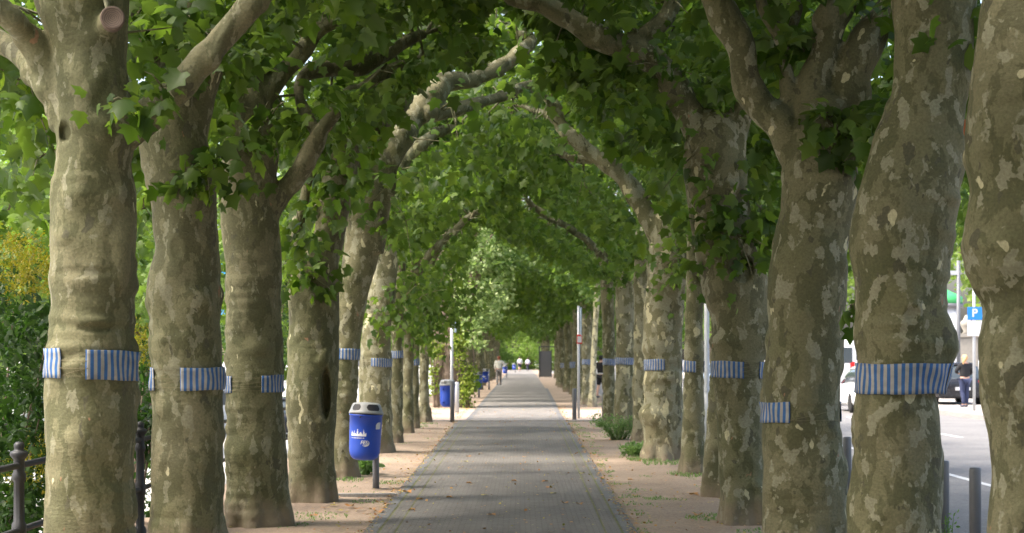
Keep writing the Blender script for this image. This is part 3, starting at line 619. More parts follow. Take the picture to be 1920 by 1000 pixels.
tree('R7', 27, [(862, 1202, 1284), (845, 1205, 1283), (820, 1206, 1285), (790, 1205, 1283), (760, 1208, 1280), (740, 1207, 1280), (700, 1209, 1278), (660, 1208, 1280), (640, 1205, 1280), (600, 1207, 1280), (560, 1211, 1283), (520, 1215, 1288), (480, 1216, 1296), (440, 1218, 1300), (400, 1225, 1305)],
     limbs=[[(1240, 450, 50), (1218, 410, 38), (1195, 370, 36), (1160, 325, 36), (1125, 298, 32), (1085, 268, 28), (1055, 240, 26), (1042, 205, 24), (1035, 185, 16)], [(1060, 238, 20), (1035, 222, 16, .2), (1000, 205, 13, .4), (960, 196, 10, .6)], [(1130, 300, 22), (1100, 300, 18, .3), (1070, 296, 15, .5), (1045, 285, 12, .7)], [(1042, 205, 18), (1020, 180, 14, -.2), (1005, 165, 10, -.3)], [(1050, 215, 18), (1080, 190, 14, .2), (1100, 170, 10, .2)]],
     lumps=[(1245, 710, 26, 8, .07), (1215, 775, 18, 14, .09), (1218, 790, 16, 8, .03), (1220, 655, 16, 12, .05), (1260, 700, 16, 9, .05), (1245, 620, 26, 14, .03)], sprigs=[(1250, 500, 70, .5, -.5), (1310, 470, 50, .45, -.2)], label='thick knobbly plane tree with cream spots and burls below its band, right of the weeds', wob=.02, voxel=.022, material=BARK_PALE)
tree('R8', 33, [(830, 1184, 1226), (700, 1188, 1222), (560, 1188, 1222), (440, 1190, 1224)], label='pale bare plane tree trunk just behind the knobbly burled one', voxel=.028, material=BARK_PALE)
tree('R9', 38.5, [(805, 1146, 1194), (780, 1150, 1190), (700, 1154, 1190), (600, 1155, 1190), (500, 1155, 1192), (440, 1156, 1194)], label='plane tree with large cream patches near the foot behind the green weeds', voxel=.028, material=BARK_PALE)
tree('R10', 42, [(795, 1128, 1157), (700, 1131, 1153), (600, 1128, 1152), (500, 1124, 1150), (440, 1120, 1150)], limbs=[[(1128, 480, 18), (1100, 450, 14), (1060, 425, 14), (1030, 410, 13), (1005, 390, 12), (985, 375, 10)]], label='last plane tree of the right row before the crossing with a faint band', voxel=.028)
tree('R11', 56, [(763, 1101, 1119), (740, 1103, 1117), (650, 1109, 1120), (560, 1113, 1124), (480, 1114, 1126)], label='very slim bright cream plane tree leaning right just beyond the crossing', voxel=.03, material=bark_mat('cream_bark', .16), nclump=180)
tree('R12', 59, [(758, 1088, 1112), (700, 1092, 1110), (600, 1088, 1110), (500, 1084, 1108)], limbs=[[(1095, 540, 14), (1070, 500, 11), (1040, 470, 10), (1010, 455, 9), (995, 430, 8)]], label='plane tree with band behind the very slim cream tree', voxel=.03, material=BARK_PALE)

# sawn end of the cut limb on the leftmost tree
r_ = TREES['L1']['root']; WOOD = mat('sawn_wood', rough=.8); g = N(WOOD); tc = g.n('ShaderNodeTexCoord'); wv = g.n('ShaderNodeTexWave'); wv.wave_type = 'RINGS'; wv.rings_direction = 'Z'
wv.inputs['Scale'].default_value = 26; wv.inputs['Distortion'].default_value = 6; wv.inputs['Detail'].default_value = 2; g.l(tc.outputs['Object'], wv.inputs[0]); g.base(g.ramp(wv.outputs['Color'], [(.1, (.09, .06, .045)), (.9, (.16, .11, .08))]))
st_ = MB(); st_.lathe([(.066, -.10), (.074, -.03), (.078, 0), (.072, .008), (.060, .004), (.0, .0)], 28); o = link('cut_stub', st_.mesh(), WOOD, r_, True); o.location = P(211, 34, 11.2 - .375) - r_.location; o.rotation_euler = (R(84), 0, R(14))

# generic trees: three variants, copied on into the distance and behind the camera (where they shade the foreground)
def generic(n, D, w_, label):
    k = 'L_g%d' % n; c = (-2.35 * F / D) + CX; h = w_ * F / D / 2; f_ = lambda z: HY + (CH - z) * F / D
    return tree(k, D, [(f_(0), c - h * 1.1, c + h * 1.1), (f_(.5), c - h, c + h), (f_(2), c - h * .95 + 3 * n - 5, c + h * .95 + 3 * n - 5), (f_(3.3), c - h, c + h), (f_(4), c - h * .8, c + h * .8)], label=label, voxel=.04, simple=True, nclump=290, per=12, size=.21, auto=(2, 2, 1), amp=.03)
ordn = ['first', 'second', 'third', 'fourth', 'fifth', 'sixth', 'seventh', 'eighth', 'ninth', 'tenth', 'eleventh', 'twelfth', 'thirteenth', 'fourteenth', 'fifteenth', 'sixteenth', 'seventeenth', 'eighteenth', 'nineteenth', 'twentieth']
gl = [generic(0, 63, .5, 'first'), generic(1, 69, .42, 'second'), generic(2, 75, .55, 'third')]
for k, g in enumerate(gl): g['label'] = '%s plane tree beyond the ivy-covered trunk in the dark left row' % ordn[k]
Ds = [81, 87, 93, 99.5, 106, 113, 120, 128, 136, 145, 155, 166]
rr_ = random.Random(5)
for k, D in enumerate(Ds):
    c = copy_tree(gl[rr_.randrange(3)]); c.location = (-2.35 + rr_.uniform(-.15, .15), D, 0); c.rotation_euler.z = rr_.uniform(-.12, .12); c['label'] = '%s plane tree beyond the ivy-covered trunk in the dark left row' % ordn[k + 3]
for k, D in enumerate([64.5, 70, 75.5] + Ds):
    c = copy_tree(gl[rr_.randrange(3)]); c.location = ((3.0 if 104 < D < 141 else 2.3) + rr_.uniform(-.15, .15), D, 0); c.rotation_euler.z = math.pi + rr_.uniform(-.12, .12); c['label'] = '%s plane tree beyond the slim cream tree in the far right row' % ordn[k]
for k, D in enumerate((6.2, 1.5, -3.5)):
    for sd_ in (-1, 1):
        c = copy_tree(gl[k]); c.location = (3.3 * sd_, D, 0); c.rotation_euler.z = (0 if sd_ < 0 else math.pi) + .1 * k; c['label'] = 'plane tree standing behind the viewpoint and shading the near path'; c['group'] = 'plane trees behind the viewpoint'

# ------------------------------------------------------------------ striped bands
band('L1', 655, 713, (137, 183), 'blue and white striped band laced open across the leftmost trunk', tilt=-.012)
band('L2', 688, 733, (303, 351), 'blue and white striped band laced open on the second trunk from the left', nl=3)
band('L3', 703, 738, (441, 497), 'blue and white striped band with a wide gap on the third trunk from the left')
band('L5', 653, 677, None, 'closed striped band on the scratched trunk left of the nearest bin')
band('L6', 671, 690, (676, 699), 'striped band on the pale sunlit trunk above the nearest bin')
band('L7', 657, 674, None, 'small striped band set higher on the slim trunk next to the sunlit one')
band('L9', 672, 687, None, 'tiny striped band on the slim trunk second before the crossing, left row')
band('R2', 681, 740, (1751.5, 1752.5), 'broad striped band under the big burl, second trunk from the right', laces=False, tilt=-.006)
band('R3', 752, 793, (1472, 1571), 'low striped band tied with cords on the forking trunk, lowest of the right row', nl=2)
band('R4', 677, 711, (1388, 1417), 'striped band open at the right side of the trunk with the arching limb')
band('R6', 676, 700, (1303, 1319), 'narrow striped band on the slim trunk beside the lamp pole')
band('R7', 673, 697, (1243, 1277), 'striped band above the burls of the knobbly cream-spotted trunk')
band('R9', 670, 686, None, 'faint striped band on the trunk behind the green weeds')
band('R10', 672, 687, None, 'faint striped band on the last right-hand trunk before the crossing')
band('R12', 673, 686, None, 'pale striped band behind the very slim cream trunk')
for k, (px, D) in enumerate([(1080, 70), (1060, 87)]):
    b = MB(); b.lathe([(.262, 0), (.262, .25)], 40, cap=False); me = b.mesh('cloth'); ul = me.uv_layers.new(name='UVMap')
    for lp in me.loops: v = me.vertices[lp.vertex_index].co; ul.data[lp.index].uv = ((math.atan2(v.y, v.x) + math.pi) * .27, v.z)
    o = link('striped_band', me, CLOTH); o.location = ((px - CX) * D / F, D, 1.6 - (690 - HY) * D / F); tag(o, ['small pale band on a far right-row trunk just left of the tall sign pole', 'smallest pale band far down the right row of trunks'][k], 'cloth band', 'striped cloth bands tied round the plane trees')

# ------------------------------------------------------------------ litter bins
def wrap(me, r, z0, a0, k=1.0):
    """bend flat XY artwork round a vertical cylinder of radius r; x -> angle, camera side is -Y"""
    for v in me.vertices:
        x, y, dz = v.co; a = a0 + x * k / r; q = r + .0015 + dz; v.co = (math.sin(a) * q, -math.cos(a) * q, z0 + y * k)
    me.update(); return me
def subdivide(me, n=3):
    bm = bmesh.new(); bm.from_mesh(me); bmesh.ops.triangulate(bm, faces=bm.faces[:])
    for _ in range(n):
        ed = [e for e in bm.edges if abs(e.verts[0].co.x - e.verts[1].co.x) > .018]
        if not ed: break
        bmesh.ops.subdivide_edges(bm, edges=ed, cuts=1); bmesh.ops.triangulate(bm, faces=bm.faces[:])
    bm.to_mesh(me); bm.free(); return me
def text_mesh(s, size, shear=0., align='CENTER'):
    c = bpy.data.curves.new('t', 'FONT'); c.body = s; c.size = size; c.shear = shear; c.align_x = align; c.offset = size * .02
    o = bpy.data.objects.new('t', c); COL.objects.link(o); bpy.context.view_layer.update()
    me = bpy.data.meshes.new_from_object(o.evaluated_get(bpy.context.evaluated_depsgraph_get())); bpy.data.objects.remove(o); return me
def litter_bin(detail=True):
    root = empty('litter_bin', (0, 0, 0)); r = .2; zb = .34
    b = MB(); b.lathe([(.02, .0), (.09, .002), (.13, .012), (.16, .035), (.178, .07), (.187, .11), (.19, .15), (.196, .35), (.2, .545), (.207, .548), (.207, .562), (.2, .564)], 40)
    b.rbox(-.02, .02, .17, .25, .1, .14, .004); b.rbox(-.02, .02, .17, .25, .44, .48, .004)
    body = link('bin_body', b.mesh(), BLUE, root); body.location.z = zb
    l = MB(); l.lathe([(.212, 0), (.213, .022), (.205, .035), (.197, .05), (.180, .10), (.172, .118), (.155, .132), (.12, .140), (.05, .144), (.0, .145)], 40)
    l.rbox(-.075, .075, .13, .205, .05, .125, .012)
    lid = link('lid', l.mesh(), LIDGREY, root); lid.location.z = zb + .565; lid.rotation_euler = (R(-3), 0, 0)
    for (a0, a1) in ((-.95, -.28), (.10, 1.05)):
        op = MB(); m = 14; vs = []
        for i in range(m + 1):
            t = i / m; a = a0 + (a1 - a0) * t; e_ = min(1, 6 * min(t, 1 - t)) ** .5
            zm = .078; h = .036 * e_ + .002
            for z in (zm - h, zm + h):
                q = .197 + (.180 - .197) * (z - .05) / .05 + .0035; vs.append((math.sin(a) * q, -math.cos(a) * q, z))
        op.add(vs, [(2 * i, 2 * i + 2, 2 * i + 3, 2 * i + 1) for i in range(m)]); p = link('opening_shade_patch', op.mesh(), BLACK, lid)  # black patch on the lid wall, painted in place of a shaded recess
    if detail:
        k = MB(); k.lathe([(.010, 0), (.010, .012), (.003, .014)], 12); kk = link('lock', k.mesh(), BLACK, root); kk.location = (-.05, -.206, zb + .535); kk.rotation_euler.x = R(90)
        # skyline print
        sk = [(-.115, .02), (-.112, .045), (-.104, .045), (-.104, .06), (-.096, .06), (-.096, .03), (-.086, .03), (-.086, .042), (-.077, .042), (-.077, .025), (-.066, .025), (-.066, .055), (-.062, .07), (-.058, .055), (-.058, .028), (-.046, .028), (-.046, .036), (-.036, .036), (-.036, .024), (-.026, .024), (-.026, .058), (-.020, .058), (-.020, .086), (-.012, .086), (-.012, .056), (-.006, .056), (-.006, .026), (.006, .026), (.006, .034), (.014, .034), (.014, .05), (.034, .05), (.034, .034), (.046, .034), (.046, .022), (.056, .022), (.056, .052), (.061, .09), (.066, .052), (.072, .052), (.072, .03), (.084, .03), (.084, .04), (.094, .04), (.094, .02)]
        me = bpy.data.meshes.new('skyline'); mb = MB()
        for (xa, ya), (xb, yb) in zip(sk[:-1], sk[1:]):
            if xb - xa > 1e-4: mb.add([(xa, 0, 0), (xb, 0, 0), (xb, yb, 0), (xa, ya, 0)], [(0, 1, 2, 3)])
        me = subdivide(mb.mesh('skyline')); link('skyline_print', wrap(me, .196, zb + .30, -.33), WHITE, root, False)
        t1 = subdivide(text_mesh('www.fes-frankfurt.de', .021)); link('web_address', wrap(t1, .195, zb + .272, -.42), WHITE, root, False)
        t2 = subdivide(text_mesh('FES', .062, .25)); link('company_mark', wrap(t2, .193, zb + .205, .02), WHITE, root, False)
        sw = MB(); vs = []
        for i in range(15):
            a = R(-120 + i * 11); w2 = .008 * math.sin(math.pi * i / 14) + .001
            for q in (-w2, w2): vs.append(((.052 + q) * math.cos(a) + .01, (.038 + q) * math.sin(a) * 1.0 + .022, .0006))
        sw.add(vs, [(2 * i, 2 * i + 1, 2 * i + 3, 2 * i + 2) for i in range(14)]); link('swoosh', wrap(sw.mesh(), .193, zb + .200, .02), WHITE, root, False)
        lf = MB(); lf.add([(-.042, -.04, 0), (.03, -.04, 0), (.04, -.03, 0), (.042, .042, 0), (-.005, .042, 0), (-.03, .03, 0), (-.042, .008, 0)], [(0, 1, 2, 3, 4, 5, 6)]); link('sticker', wrap(subdivide(lf.mesh()), .198, zb + .43, .98), WHITE, root, False)
    return root
BINLAB = [('nearest blue litter bin with a white skyline print, tilted on its grey post', -1.93, 20.9, 0.0, -1.79, 21.13),
          ('blue litter bin at the crossing behind a grey bollard post', (839 - CX) * 44.2 / F, 44.2, 2.6, None, None),
          ('blue litter bin beyond the ivy-covered trunk, third from the camera', (895 - CX) * 69.5 / F, 69.5, .3, (898 - CX) * 70 / F, 70),
          ('fourth blue litter bin from the camera, left of the person in a white jacket', (909 - CX) * 88 / F, 88, .2, (917 - CX) * 88.4 / F, 88.4),
          ('small distant blue litter bin right behind the person in a white jacket', (947 - CX) * 140 / F, 140, 0, (950 - CX) * 140.3 / F, 140.3),
          ('farthest blue litter bin beside the two distant walkers', (964 - CX) * 190 / F, 190, 0, (966 - CX) * 190.3 / F, 190.3)]
b1 = litter_bin(); BINS = [b1] + [copy_tree(b1) for _ in BINLAB[1:]]
for k, (lab, x, y, rz, pxx, pyy) in enumerate(BINLAB):
    b = BINS[k]
    b.location = (x, y, 0.0 if k else .012); b.rotation_euler = (0, R(2.5) if k == 0 else 0, rz); tag(b, lab, 'litter bin', 'blue litter bins along the left side')
    if pxx is None: continue
    p = MB(); p.tube([(0, 0, -.05), (0, 0, .2), (0, 0, 1.02)], [.043, .041, .041], 16); p.rbox(-.05, .05, -.05, .03, .42, .47, .004)
    o = p.build('post', DKSTEEL, b, True); o.matrix_parent_inverse = Matrix.Identity(4)
    M_ = Matrix.Translation(b.location) @ Matrix.Rotation(rz, 4, 'Z'); o.location = M_.inverted() @ Vector((pxx, pyy, 0.0))
    o.rotation_euler = (0, R(-2.5) if k == 0 else 0, 0)

# ------------------------------------------------------------------ bollards, poles, signs
def bollard(x, y, h, r, lab, m=DKSTEEL, g='round grey bollards', zb=0.0):
    b = MB(); b.lathe([(r, -.1), (r, h - .02), (r * .93, h - .006), (r * .75, h), (0, h + .001)], 24); o = b.build('bollard', m, smooth=True)
    o.location = (x, y, zb); o.data.polygons.foreach_set('use_smooth', [True] * len(o.data.polygons)); return tag(o, lab, 'bollard', g)
bollard(3.33, 12.5, .80, .043, 'grey steel bollard between the two rightmost trunks, nearer one', g='kerb bollards beside the road')
bollard(3.31, 13.35, .80, .043, 'grey steel bollard touching the right side of the burled trunk', g='kerb bollards beside the road')
bollard(3.33, 17.4, .80, .043, 'grey steel bollard half seen between the forking and the burled trunk', g='kerb bollards beside the road')
bollard((848 - CX) * 43.1 / F, 43.1, 1.02, .055, 'thick grey bollard in front of the litter bin at the crossing', g='bollards at the crossing')
bollard((1077 - CX) * 43.9 / F, 43.9, .82, .055, 'grey bollard at the right side of the crossing beside the sign pole', g='bollards at the crossing')
bollard((1131.5 - CX) * 43.5 / F, 43.5, .72, .045, 'dark bollard at the crossing against the last right-hand trunk', g='bollards at the crossing')
def pole(name, x, y, h, r, lab, cat, m=STEEL, zb=0.0):
    root = empty(name, (x, y, zb), lab, cat); p = MB(); p.tube([(0, 0, -.1), (0, 0, h)], [r, r], 14); p.lathe([(r * 1.05, h - .01), (r * 1.05, h + .015), (0, h + .02)], 14)
    link('pole', p.mesh(), m, root); return root
q = pole('sign_post', (1085 - CX) * 45.3 / F, 45.3, 2.97, .035, 'tall thin grey sign pole right of the crossing with a red bordered plate', 'sign post')
MB().rbox(-.012, .012, -.33, .33, 2.2, 2.95, .004).build('side_sign', CARBLUE, q).location = (.06, .0, 0)
MB().rbox(-.07, .07, -.012, .012, 0, .25, .004).build('red_plate', REDP, q).location = (.02, -.05, 1.98)
MB().rbox(-.055, .055, -.004, .004, 0, .16, .002).build('white_panel', WHITE, q).location = (.02, -.067, 2.02)
q = pole('sign_post', (847 - CX) * 46.5 / F, 46.5, 2.9, .04, 'tall light grey pole with a narrow side plate beside the ivy-covered trunk', 'sign post')
MB().rbox(-.03, .03, -.25, .25, 2.3, 2.62, .004).build('side_sign', CARBLUE, q).location = (.11, 0, 0)
bollard((857 - CX) * 50 / F, 50, .9, .06, 'short grey pole stump behind the litter bin at the crossing', STEEL, g='bollards at the crossing')
# lamp pole with thick foot
q = empty('lamp_post', ((1325 - CX) * 30 / F, 30, 0), 'thin grey lamp pole with a thicker foot between the slim and the hidden right trunks', 'lamp post')
p = MB(); p.tube([(0, 0, .95), (0, 0, 1.0), (0, 0, 8.5)], [.07, .047, .04], 16); link('pole', p.mesh(), STEEL, q)
p = MB(); p.tube([(0, 0, -.1), (0, 0, .98)], [.078, .075], 16); link('pole_foot', p.mesh(), STEEL, q)
p = MB(); p.tube([(0, 0, 8.4), (.5, 0, 8.9), (1.6, 0, 9.0)], .035, 10); p.rbox(1.4, 2.1, -.12, .12, 8.95, 9.05, .02); link('lamp_arm', p.mesh(), STEEL, q)
# parking sign
q = pole('parking_sign', 13.82, 52, 5.1, .045, 'blue and white parking sign on a light grey pole across the road', 'parking sign')
pz = lambda y: CH - (y - HY) * 52 / F
MB().rbox(-.22, .24, -.015, .0, pz(600), pz(576), .004).build('blue_panel', SIGNBLUE, q).location = (0, -.05, 0)
MB().rbox(-.22, .24, -.015, .0, pz(630), pz(601.4), .004).build('white_panel', WHITE, q).location = (0, -.05, 0)
t = text_mesh('P', .34); o = link('letter', t, WHITE, q, False); o.location = (.0, -.069, pz(594)); o.rotation_euler.x = R(90)
# dark street lamp with cross arms
q = empty('street_lamp', ((1797 - CX) * 62 / F, 62, 0), 'dark street lamp pole with side arm across the road behind the woman', 'street lamp')
link('pole', MB().tube([(0, 0, -.1), (0, 0, 5.15)], [.075, .065], 14).mesh(), DKSTEEL, q)
MB().rbox(-.42, .0, -.05, .05, 4.62, 4.78, .01).build('side_arm', STEEL, q); MB().rbox(-.95, -.42, -.12, .12, 4.55, 4.80, .03).build('lamp_head', STEEL, q)
# advertising column
q = empty('advertising_column', ((1773 - CX) * 72 / F, 72, 0), 'white and orange advertising column with a green roof trim across the road', 'advertising column')
link('drum', MB().lathe([(.62, 0), (.64, .3), (.58, .32), (.58, 3.9)], 32).mesh(), WHITE, q)
link('green_roof_trim', MB().lathe([(.70, 3.9), (.70, 4.18), (.45, 4.3), (.05, 4.5)], 32).mesh(), GREENT, q)
link('roof_rim', MB().lathe([(.72, 3.72), (.74, 3.9)], 32).mesh(), DKSTEEL, q)
pm = MB(); vs = []
for i in range(9):
    a = .95 + i * .06
    for z in (.5, 2.9): vs.append((math.sin(a) * .586, -math.cos(a) * .586, z))
pm.add(vs, [(2 * i, 2 * i + 2, 2 * i + 3, 2 * i + 1) for i in range(8)]); pm.build('poster', ORANGE, q)
# stone gate pillar and wall
q = empty('gate_pillar', ((1812 - CX) * 75 / F, 75, 0), 'old stone gate pillar with a stepped cap behind the woman', 'pillar')
MB().rbox(-.42, .42, -.4, .4, -.1, 2.5, .03).build('shaft', GREYWALL, q); MB().rbox(-.5, .5, -.48, .48, 2.5, 2.68, .03).build('cap', GREYWALL, q)
link('urn', MB().lathe([(.2, 2.68), (.12, 2.8), (.24, 3.0), (.3, 3.15), (.14, 3.3), (.05, 3.5)], 20).mesh(), GREYWALL, q)
q = empty('railing', ((1860 - CX) * 76 / F, 76, 0), 'grey metal railing running right from the stone gate pillar', 'railing')
rb = MB()
for i in range(30): rb.tube([(-.9 + i * .14, 0, -.1), (-.9 + i * .14, 0, 2.1)], .015, 6)
rb.build('bars', DKSTEEL, q); MB().rbox(-.95, 3.3, -.02, .02, 1.95, 2.0, .004).build('top_rail', DKSTEEL, q)
# dark metal cabinet by the path
q = empty('metal_cabinet', ((1022.5 - CX) * 142 / F, 142, 0), 'tall dark grey metal gate panel standing at the right edge of the far path', 'gate panel', rz=0)
MB().rbox(-.46, .46, -.1, .1, .05, 2.2, .01).build('panel', paint('anthracite', (.035, .038, .042), .5, .3), q)
f_ = MB(); f_.rbox(-.54, -.465, -.13, .13, -.05, 2.6, .01); f_.rbox(.465, .54, -.13, .13, -.05, 2.3, .01); f_.rbox(-.46, .9, -.12, .12, 2.52, 2.6, .01); f_.build('frame', IRON, q)
# orange marker between the two rightmost trunks
MB_ = MB().rbox(-.022, .022, -.006, .006, -.14, .14, .003).build('marker_plate', ORANGE); MB_.location = P(1805, 264, 11.2); MB_.rotation_euler = (0, R(3), 0)
tag(MB_, 'narrow orange plate fixed high between the two rightmost trunks', 'plate')
# low stone strip in the gravel
sb = MB().rbox(-1.35 / 2, 1.35 / 2, -.05, .05, -.05, .035, .01).build('stone_strip', KERB); sb.location = (-2.12, 19.75, 0); sb.rotation_euler.z = .10; tag(sb, 'flat stone strip half sunk in the gravel at the foot of the slit hollow tree', 'stone')
# blue banner panel on the left
q = empty('blue_banner', (P(414, 540, 46).x, 46, -1.25), 'blue banner on poles seen between the second and third trunks from the left', 'banner')
bz = lambda y: CH - (y - HY) * 46 / F + 1.25
MB().rbox(-.45, .6, -.03, .03, bz(592), bz(488), .01).build('banner', PANELBLUE, q)
pp = MB(); pp.tube([(-.42, .06, 0), (-.42, .06, bz(484))], .03, 8); pp.tube([(.57, .06, 0), (.57, .06, bz(484))], .03, 8); pp.build('poles', STEEL, q)

# ------------------------------------------------------------------ cast iron railing on the quay wall
fx = -3.32
posts = [8.0, 11.3, 14.9, 18.4, 21.9, 25.4, 28.9, 32.4]
fr = empty('quay_railing', (fx, 8, 0), 'dark cast iron railing on the left with fluted posts and two rails', 'railing')
for y in posts:
    p = MB(); n = 32; prof = [(.052, -.1), (.052, .10), (.046, .12), (.036, .14), (.036, .40), (.048, .42), (.048, .50), (.036, .52), (.034, .78), (.046, .80), (.046, .83), (.036, .85), (.036, .93), (.040, .935), (.058, .955), (.060, .975), (.05, .985), (.034, .99), (.030, 1.0), (.034, 1.01), (.034, 1.03), (.022, 1.045), (0, 1.05)]
    vs = []
    for r, z in prof:
        for i in range(n):
            a = 2 * math.pi * i / n; q = r * (1 - (.10 if (i % 4 == 0 and (.14 <= z <= .40 or .52 <= z <= .78)) else 0)); vs.append((q * math.cos(a), q * math.sin(a), z))
    p.add(vs, [(j * n + i, j * n + (i + 1) % n, (j + 1) * n + (i + 1) % n, (j + 1) * n + i) for j in range(len(prof) - 1) for i in range(n)])
    o = link('post', p.mesh(), IRON, fr); o.location = (0, y - 8, 0)
for z in (.46, .89):
    link('rail', MB().tube([(0, -4, z), (0, 24.4, z)], .022, 12).mesh(), IRON, fr)

# ------------------------------------------------------------------ shrubs, background trees, weeds
def foliage(center_list, n_per, rad, size, seed, tmpl=OVAL, tris=OVAL_T, flat=.7, droop=.3):
    rng = rs(seed); p, o = clump_leaves(np.array(center_list), n_per, rad, rng, flat); return leaf_arrays(p, o, size, rng, tmpl, tris, droop)
def blob_centers(n, rx, ry, rz, cz, seed, hollow=.55, lumps=7):
    rng = rs(seed); L = rng.normal(0, 1, (lumps, 3)); L /= np.linalg.norm(L, axis=1, keepdims=True); L *= .5
    k = rng.integers(0, lumps, n); d = rng.normal(0, 1, (n, 3)); d /= np.linalg.norm(d, axis=1, keepdims=True)
    c = L[k] + d * rng.uniform(hollow, 1, (n, 1)) * .55; return c * np.array([rx, ry, rz]) + np.array([0, 0, cz])
def back_tree(name, lab, x, y, h, r, seed, m=LEAF_LIGHT, group=None, z0=-1.25, n=520, per=16, size=.30, crown0=.25, bark=BARK_BROWN):
    root = empty(name, (x, y, z0), lab, 'tree', group)
    t = MB(); rng = rs(seed)
    t.tube(*resample([(0, 0, -.1), (.05, 0, h * .2), (-.1, .1, h * .45), (.05, 0, h * .8)], [r * .09, r * .075, r * .05, r * .015], .4), 12)
    for k in range(6):
        a = k * 1.05 + rng.uniform(-.3, .3); b = h * rng.uniform(.28, .5)
        t.tube(*resample([(0, 0, b), (math.cos(a) * r * .35, math.sin(a) * r * .35, b + h * .12), (math.cos(a) * r * .75, math.sin(a) * r * .75, b + h * .28)], [r * .04, r * .025, r * .008], .4), 8)
    link('trunk', t.mesh(), bark, root)
    C = blob_centers(n, r * 1.15, r * 1.15, h * (1 - crown0) * .55, h * (1 + crown0) / 2, seed, lumps=9)
    v, f = foliage(C, per, r * .14, size, seed + 1, FIVE, FIVE_T)
    link('crown', np_mesh('crown', [(v, f, 0)]), m, root, False); return root
g1 = 'light green trees beyond the quay on the left'
T0 = back_tree('broadleaf_tree', 'light green tree filling the view left of the leftmost trunk', -15.5, 50, 11.5, 4.6, 3, group=g1, crown0=.12)
T1 = back_tree('broadleaf_tree', 'light green tree seen between the first two trunks on the left', -14.6, 66, 12.5, 5, 8, group=g1, crown0=.1)
g2_ = 'trees across the road on the right'
T2 = back_tree('broadleaf_tree', 'yellow green tree across the road behind the parking sign', 25.5, 88, 14, 5.0, 21, group=g2_, z0=0, crown0=.16)
def cp(src, x, y, z, s, lab, g, rz):
    c = copy_tree(src); c.location = (x, y, z); c.scale = (s, s, s); c.rotation_euler.z = rz; c['label'] = lab; c['group'] = g; return c
cp(T1, -21, 62, -1.25, 1.0, 'tall light tree behind the shrub at the far left edge', g1, 1)
cp(T0, -12.5, 84, -1.25, 1.05, 'light green tree seen between the second and third trunks on the left', g1, 2)
cp(T1, -13.5, 104, -1.25, 1.0, 'distant light tree between the third and fourth trunks on the left', g1, 3)
cp(T0, -24, 92, -1.25, 1.3, 'large pale tree far behind the left shrubs', g1, 4)
cp(T1, -9, 128, -1.25, 1.0, 'light green tree behind the left row beyond the crossing', g1, 5)
cp(T0, -8, 165, -1.25, 1.0, 'far light tree behind the end of the left row', g1, 5.5)
cp(T2, 20, 118, 0, 1.1, 'green tree across the road seen between the forking and burled trunks', g2_, 1)
cp(T2, 33, 105, 0, 1.2, 'tall tree across the road behind the advertising column', g2_, 2)
cp(T2, 15.5, 150, 0, 1.1, 'distant green tree across the road beyond the pale blue car', g2_, 3)
cp(T2, 21, 190, 0, 1.3, 'farthest tree across the road', g2_, 4)
cp(T0, 46, 120, 0, 1.4, 'tree across the road at the right edge of the view', g2_, 4.4)
for k, (x, y, s, l) in enumerate([(-7, 235, 1.3, 'bright tree closing the far end of the path on its left'), (1.2, 262, 1.4, 'bright yellow green tree in the middle at the far end of the path'), (9, 240, 1.3, 'bright tree closing the far end of the path on its right'), (-18, 250, 1.6, 'large tree at the far end left of the path'), (20, 262, 1.7, 'large tree at the far end right of the road'), (-30, 200, 1.8, 'large distant tree beyond the quay')]):
    cp(T0, x, y, -1.0, s, l, 'bright trees at the far end', k)
for k, (x, y, s, l) in enumerate([(-3.5, 236, .62, 'low bright shrub tree left of the far end of the path'), (.8, 246, .6, 'low bright shrub tree right in line with the path'), (5, 236, .62, 'low bright shrub tree right of the far end of the path')]):
    cp(T0, x, y, -2.6, s, l, 'bright trees at the far end', k + 9)
# white poplar with ivy, just beyond the crossing
D = 56; root = empty('poplar_tree', ((846 - CX) * D / F, D, 0), 'thick brown furrowed tree with whitish hanging leaves just beyond the crossing', 'tree')
z_ = lambda y: CH - (y - HY) * D / F
t = MB(); xx = lambda px: (px - 846) * D / F
t.tube(*resample([(0, 0, -.2), (xx(846), 0, z_(740)), (xx(842), 0, z_(680)), (xx(840), 0, z_(620)), (xx(838), 0, z_(540)), (xx(836), 0, z_(440)), (xx(850), 0, z_(330))], [.66, .55, .50, .46, .40, .33, .2], .15), 32)
t.tube(*resample([(xx(842), 0, z_(650)), (xx(868), -.2, z_(610)), (xx(880), -.2, z_(560)), (xx(900), -.4, z_(480)), (xx(925), -.5, z_(440))], [.33, .24, .2, .12, .06], .15), 20)
t.tube(*resample([(xx(838), 0, z_(560)), (xx(870), -.5, z_(480)), (xx(900), -1, z_(430)), (xx(930), -1, z_(400))], [.2, .14, .09, .05], .2), 12)
t.tube(*resample([(xx(838), 0, z_(520)), (xx(800), -.3, z_(430)), (xx(770), -.3, z_(350))], [.2, .14, .06], .2), 12)
link('trunk', remesh(t, .04, (), 3, .05), BARK_BROWN, root)
rng = rs(77); C = []
for k in range(520):
    x = rng.uniform(856, 955); y = 400 + 24 * round(rng.uniform(-.4, 10.4)) + (x - 856) * .10 + rng.normal(0, 6)
    if (x > 905 and y > 600) or (x > 930 and y > 575) or (x < 880 and y > 615): continue
    p = P(x, y, D); C.append((p.x - root.location.x, rng.uniform(-1.6, 1.6), p.z))
for k in range(120): C.append((rng.uniform(-3.6, .6), rng.uniform(-.5, 2.5), rng.uniform(6, 9.0)))
v, f = foliage(C, 20, .32, .105, 5, FIVE, FIVE_T, flat=.38, droop=.15)
link('crown', np_mesh('crown', [(v, f, 0)]), LEAF_SILVER, root, False)
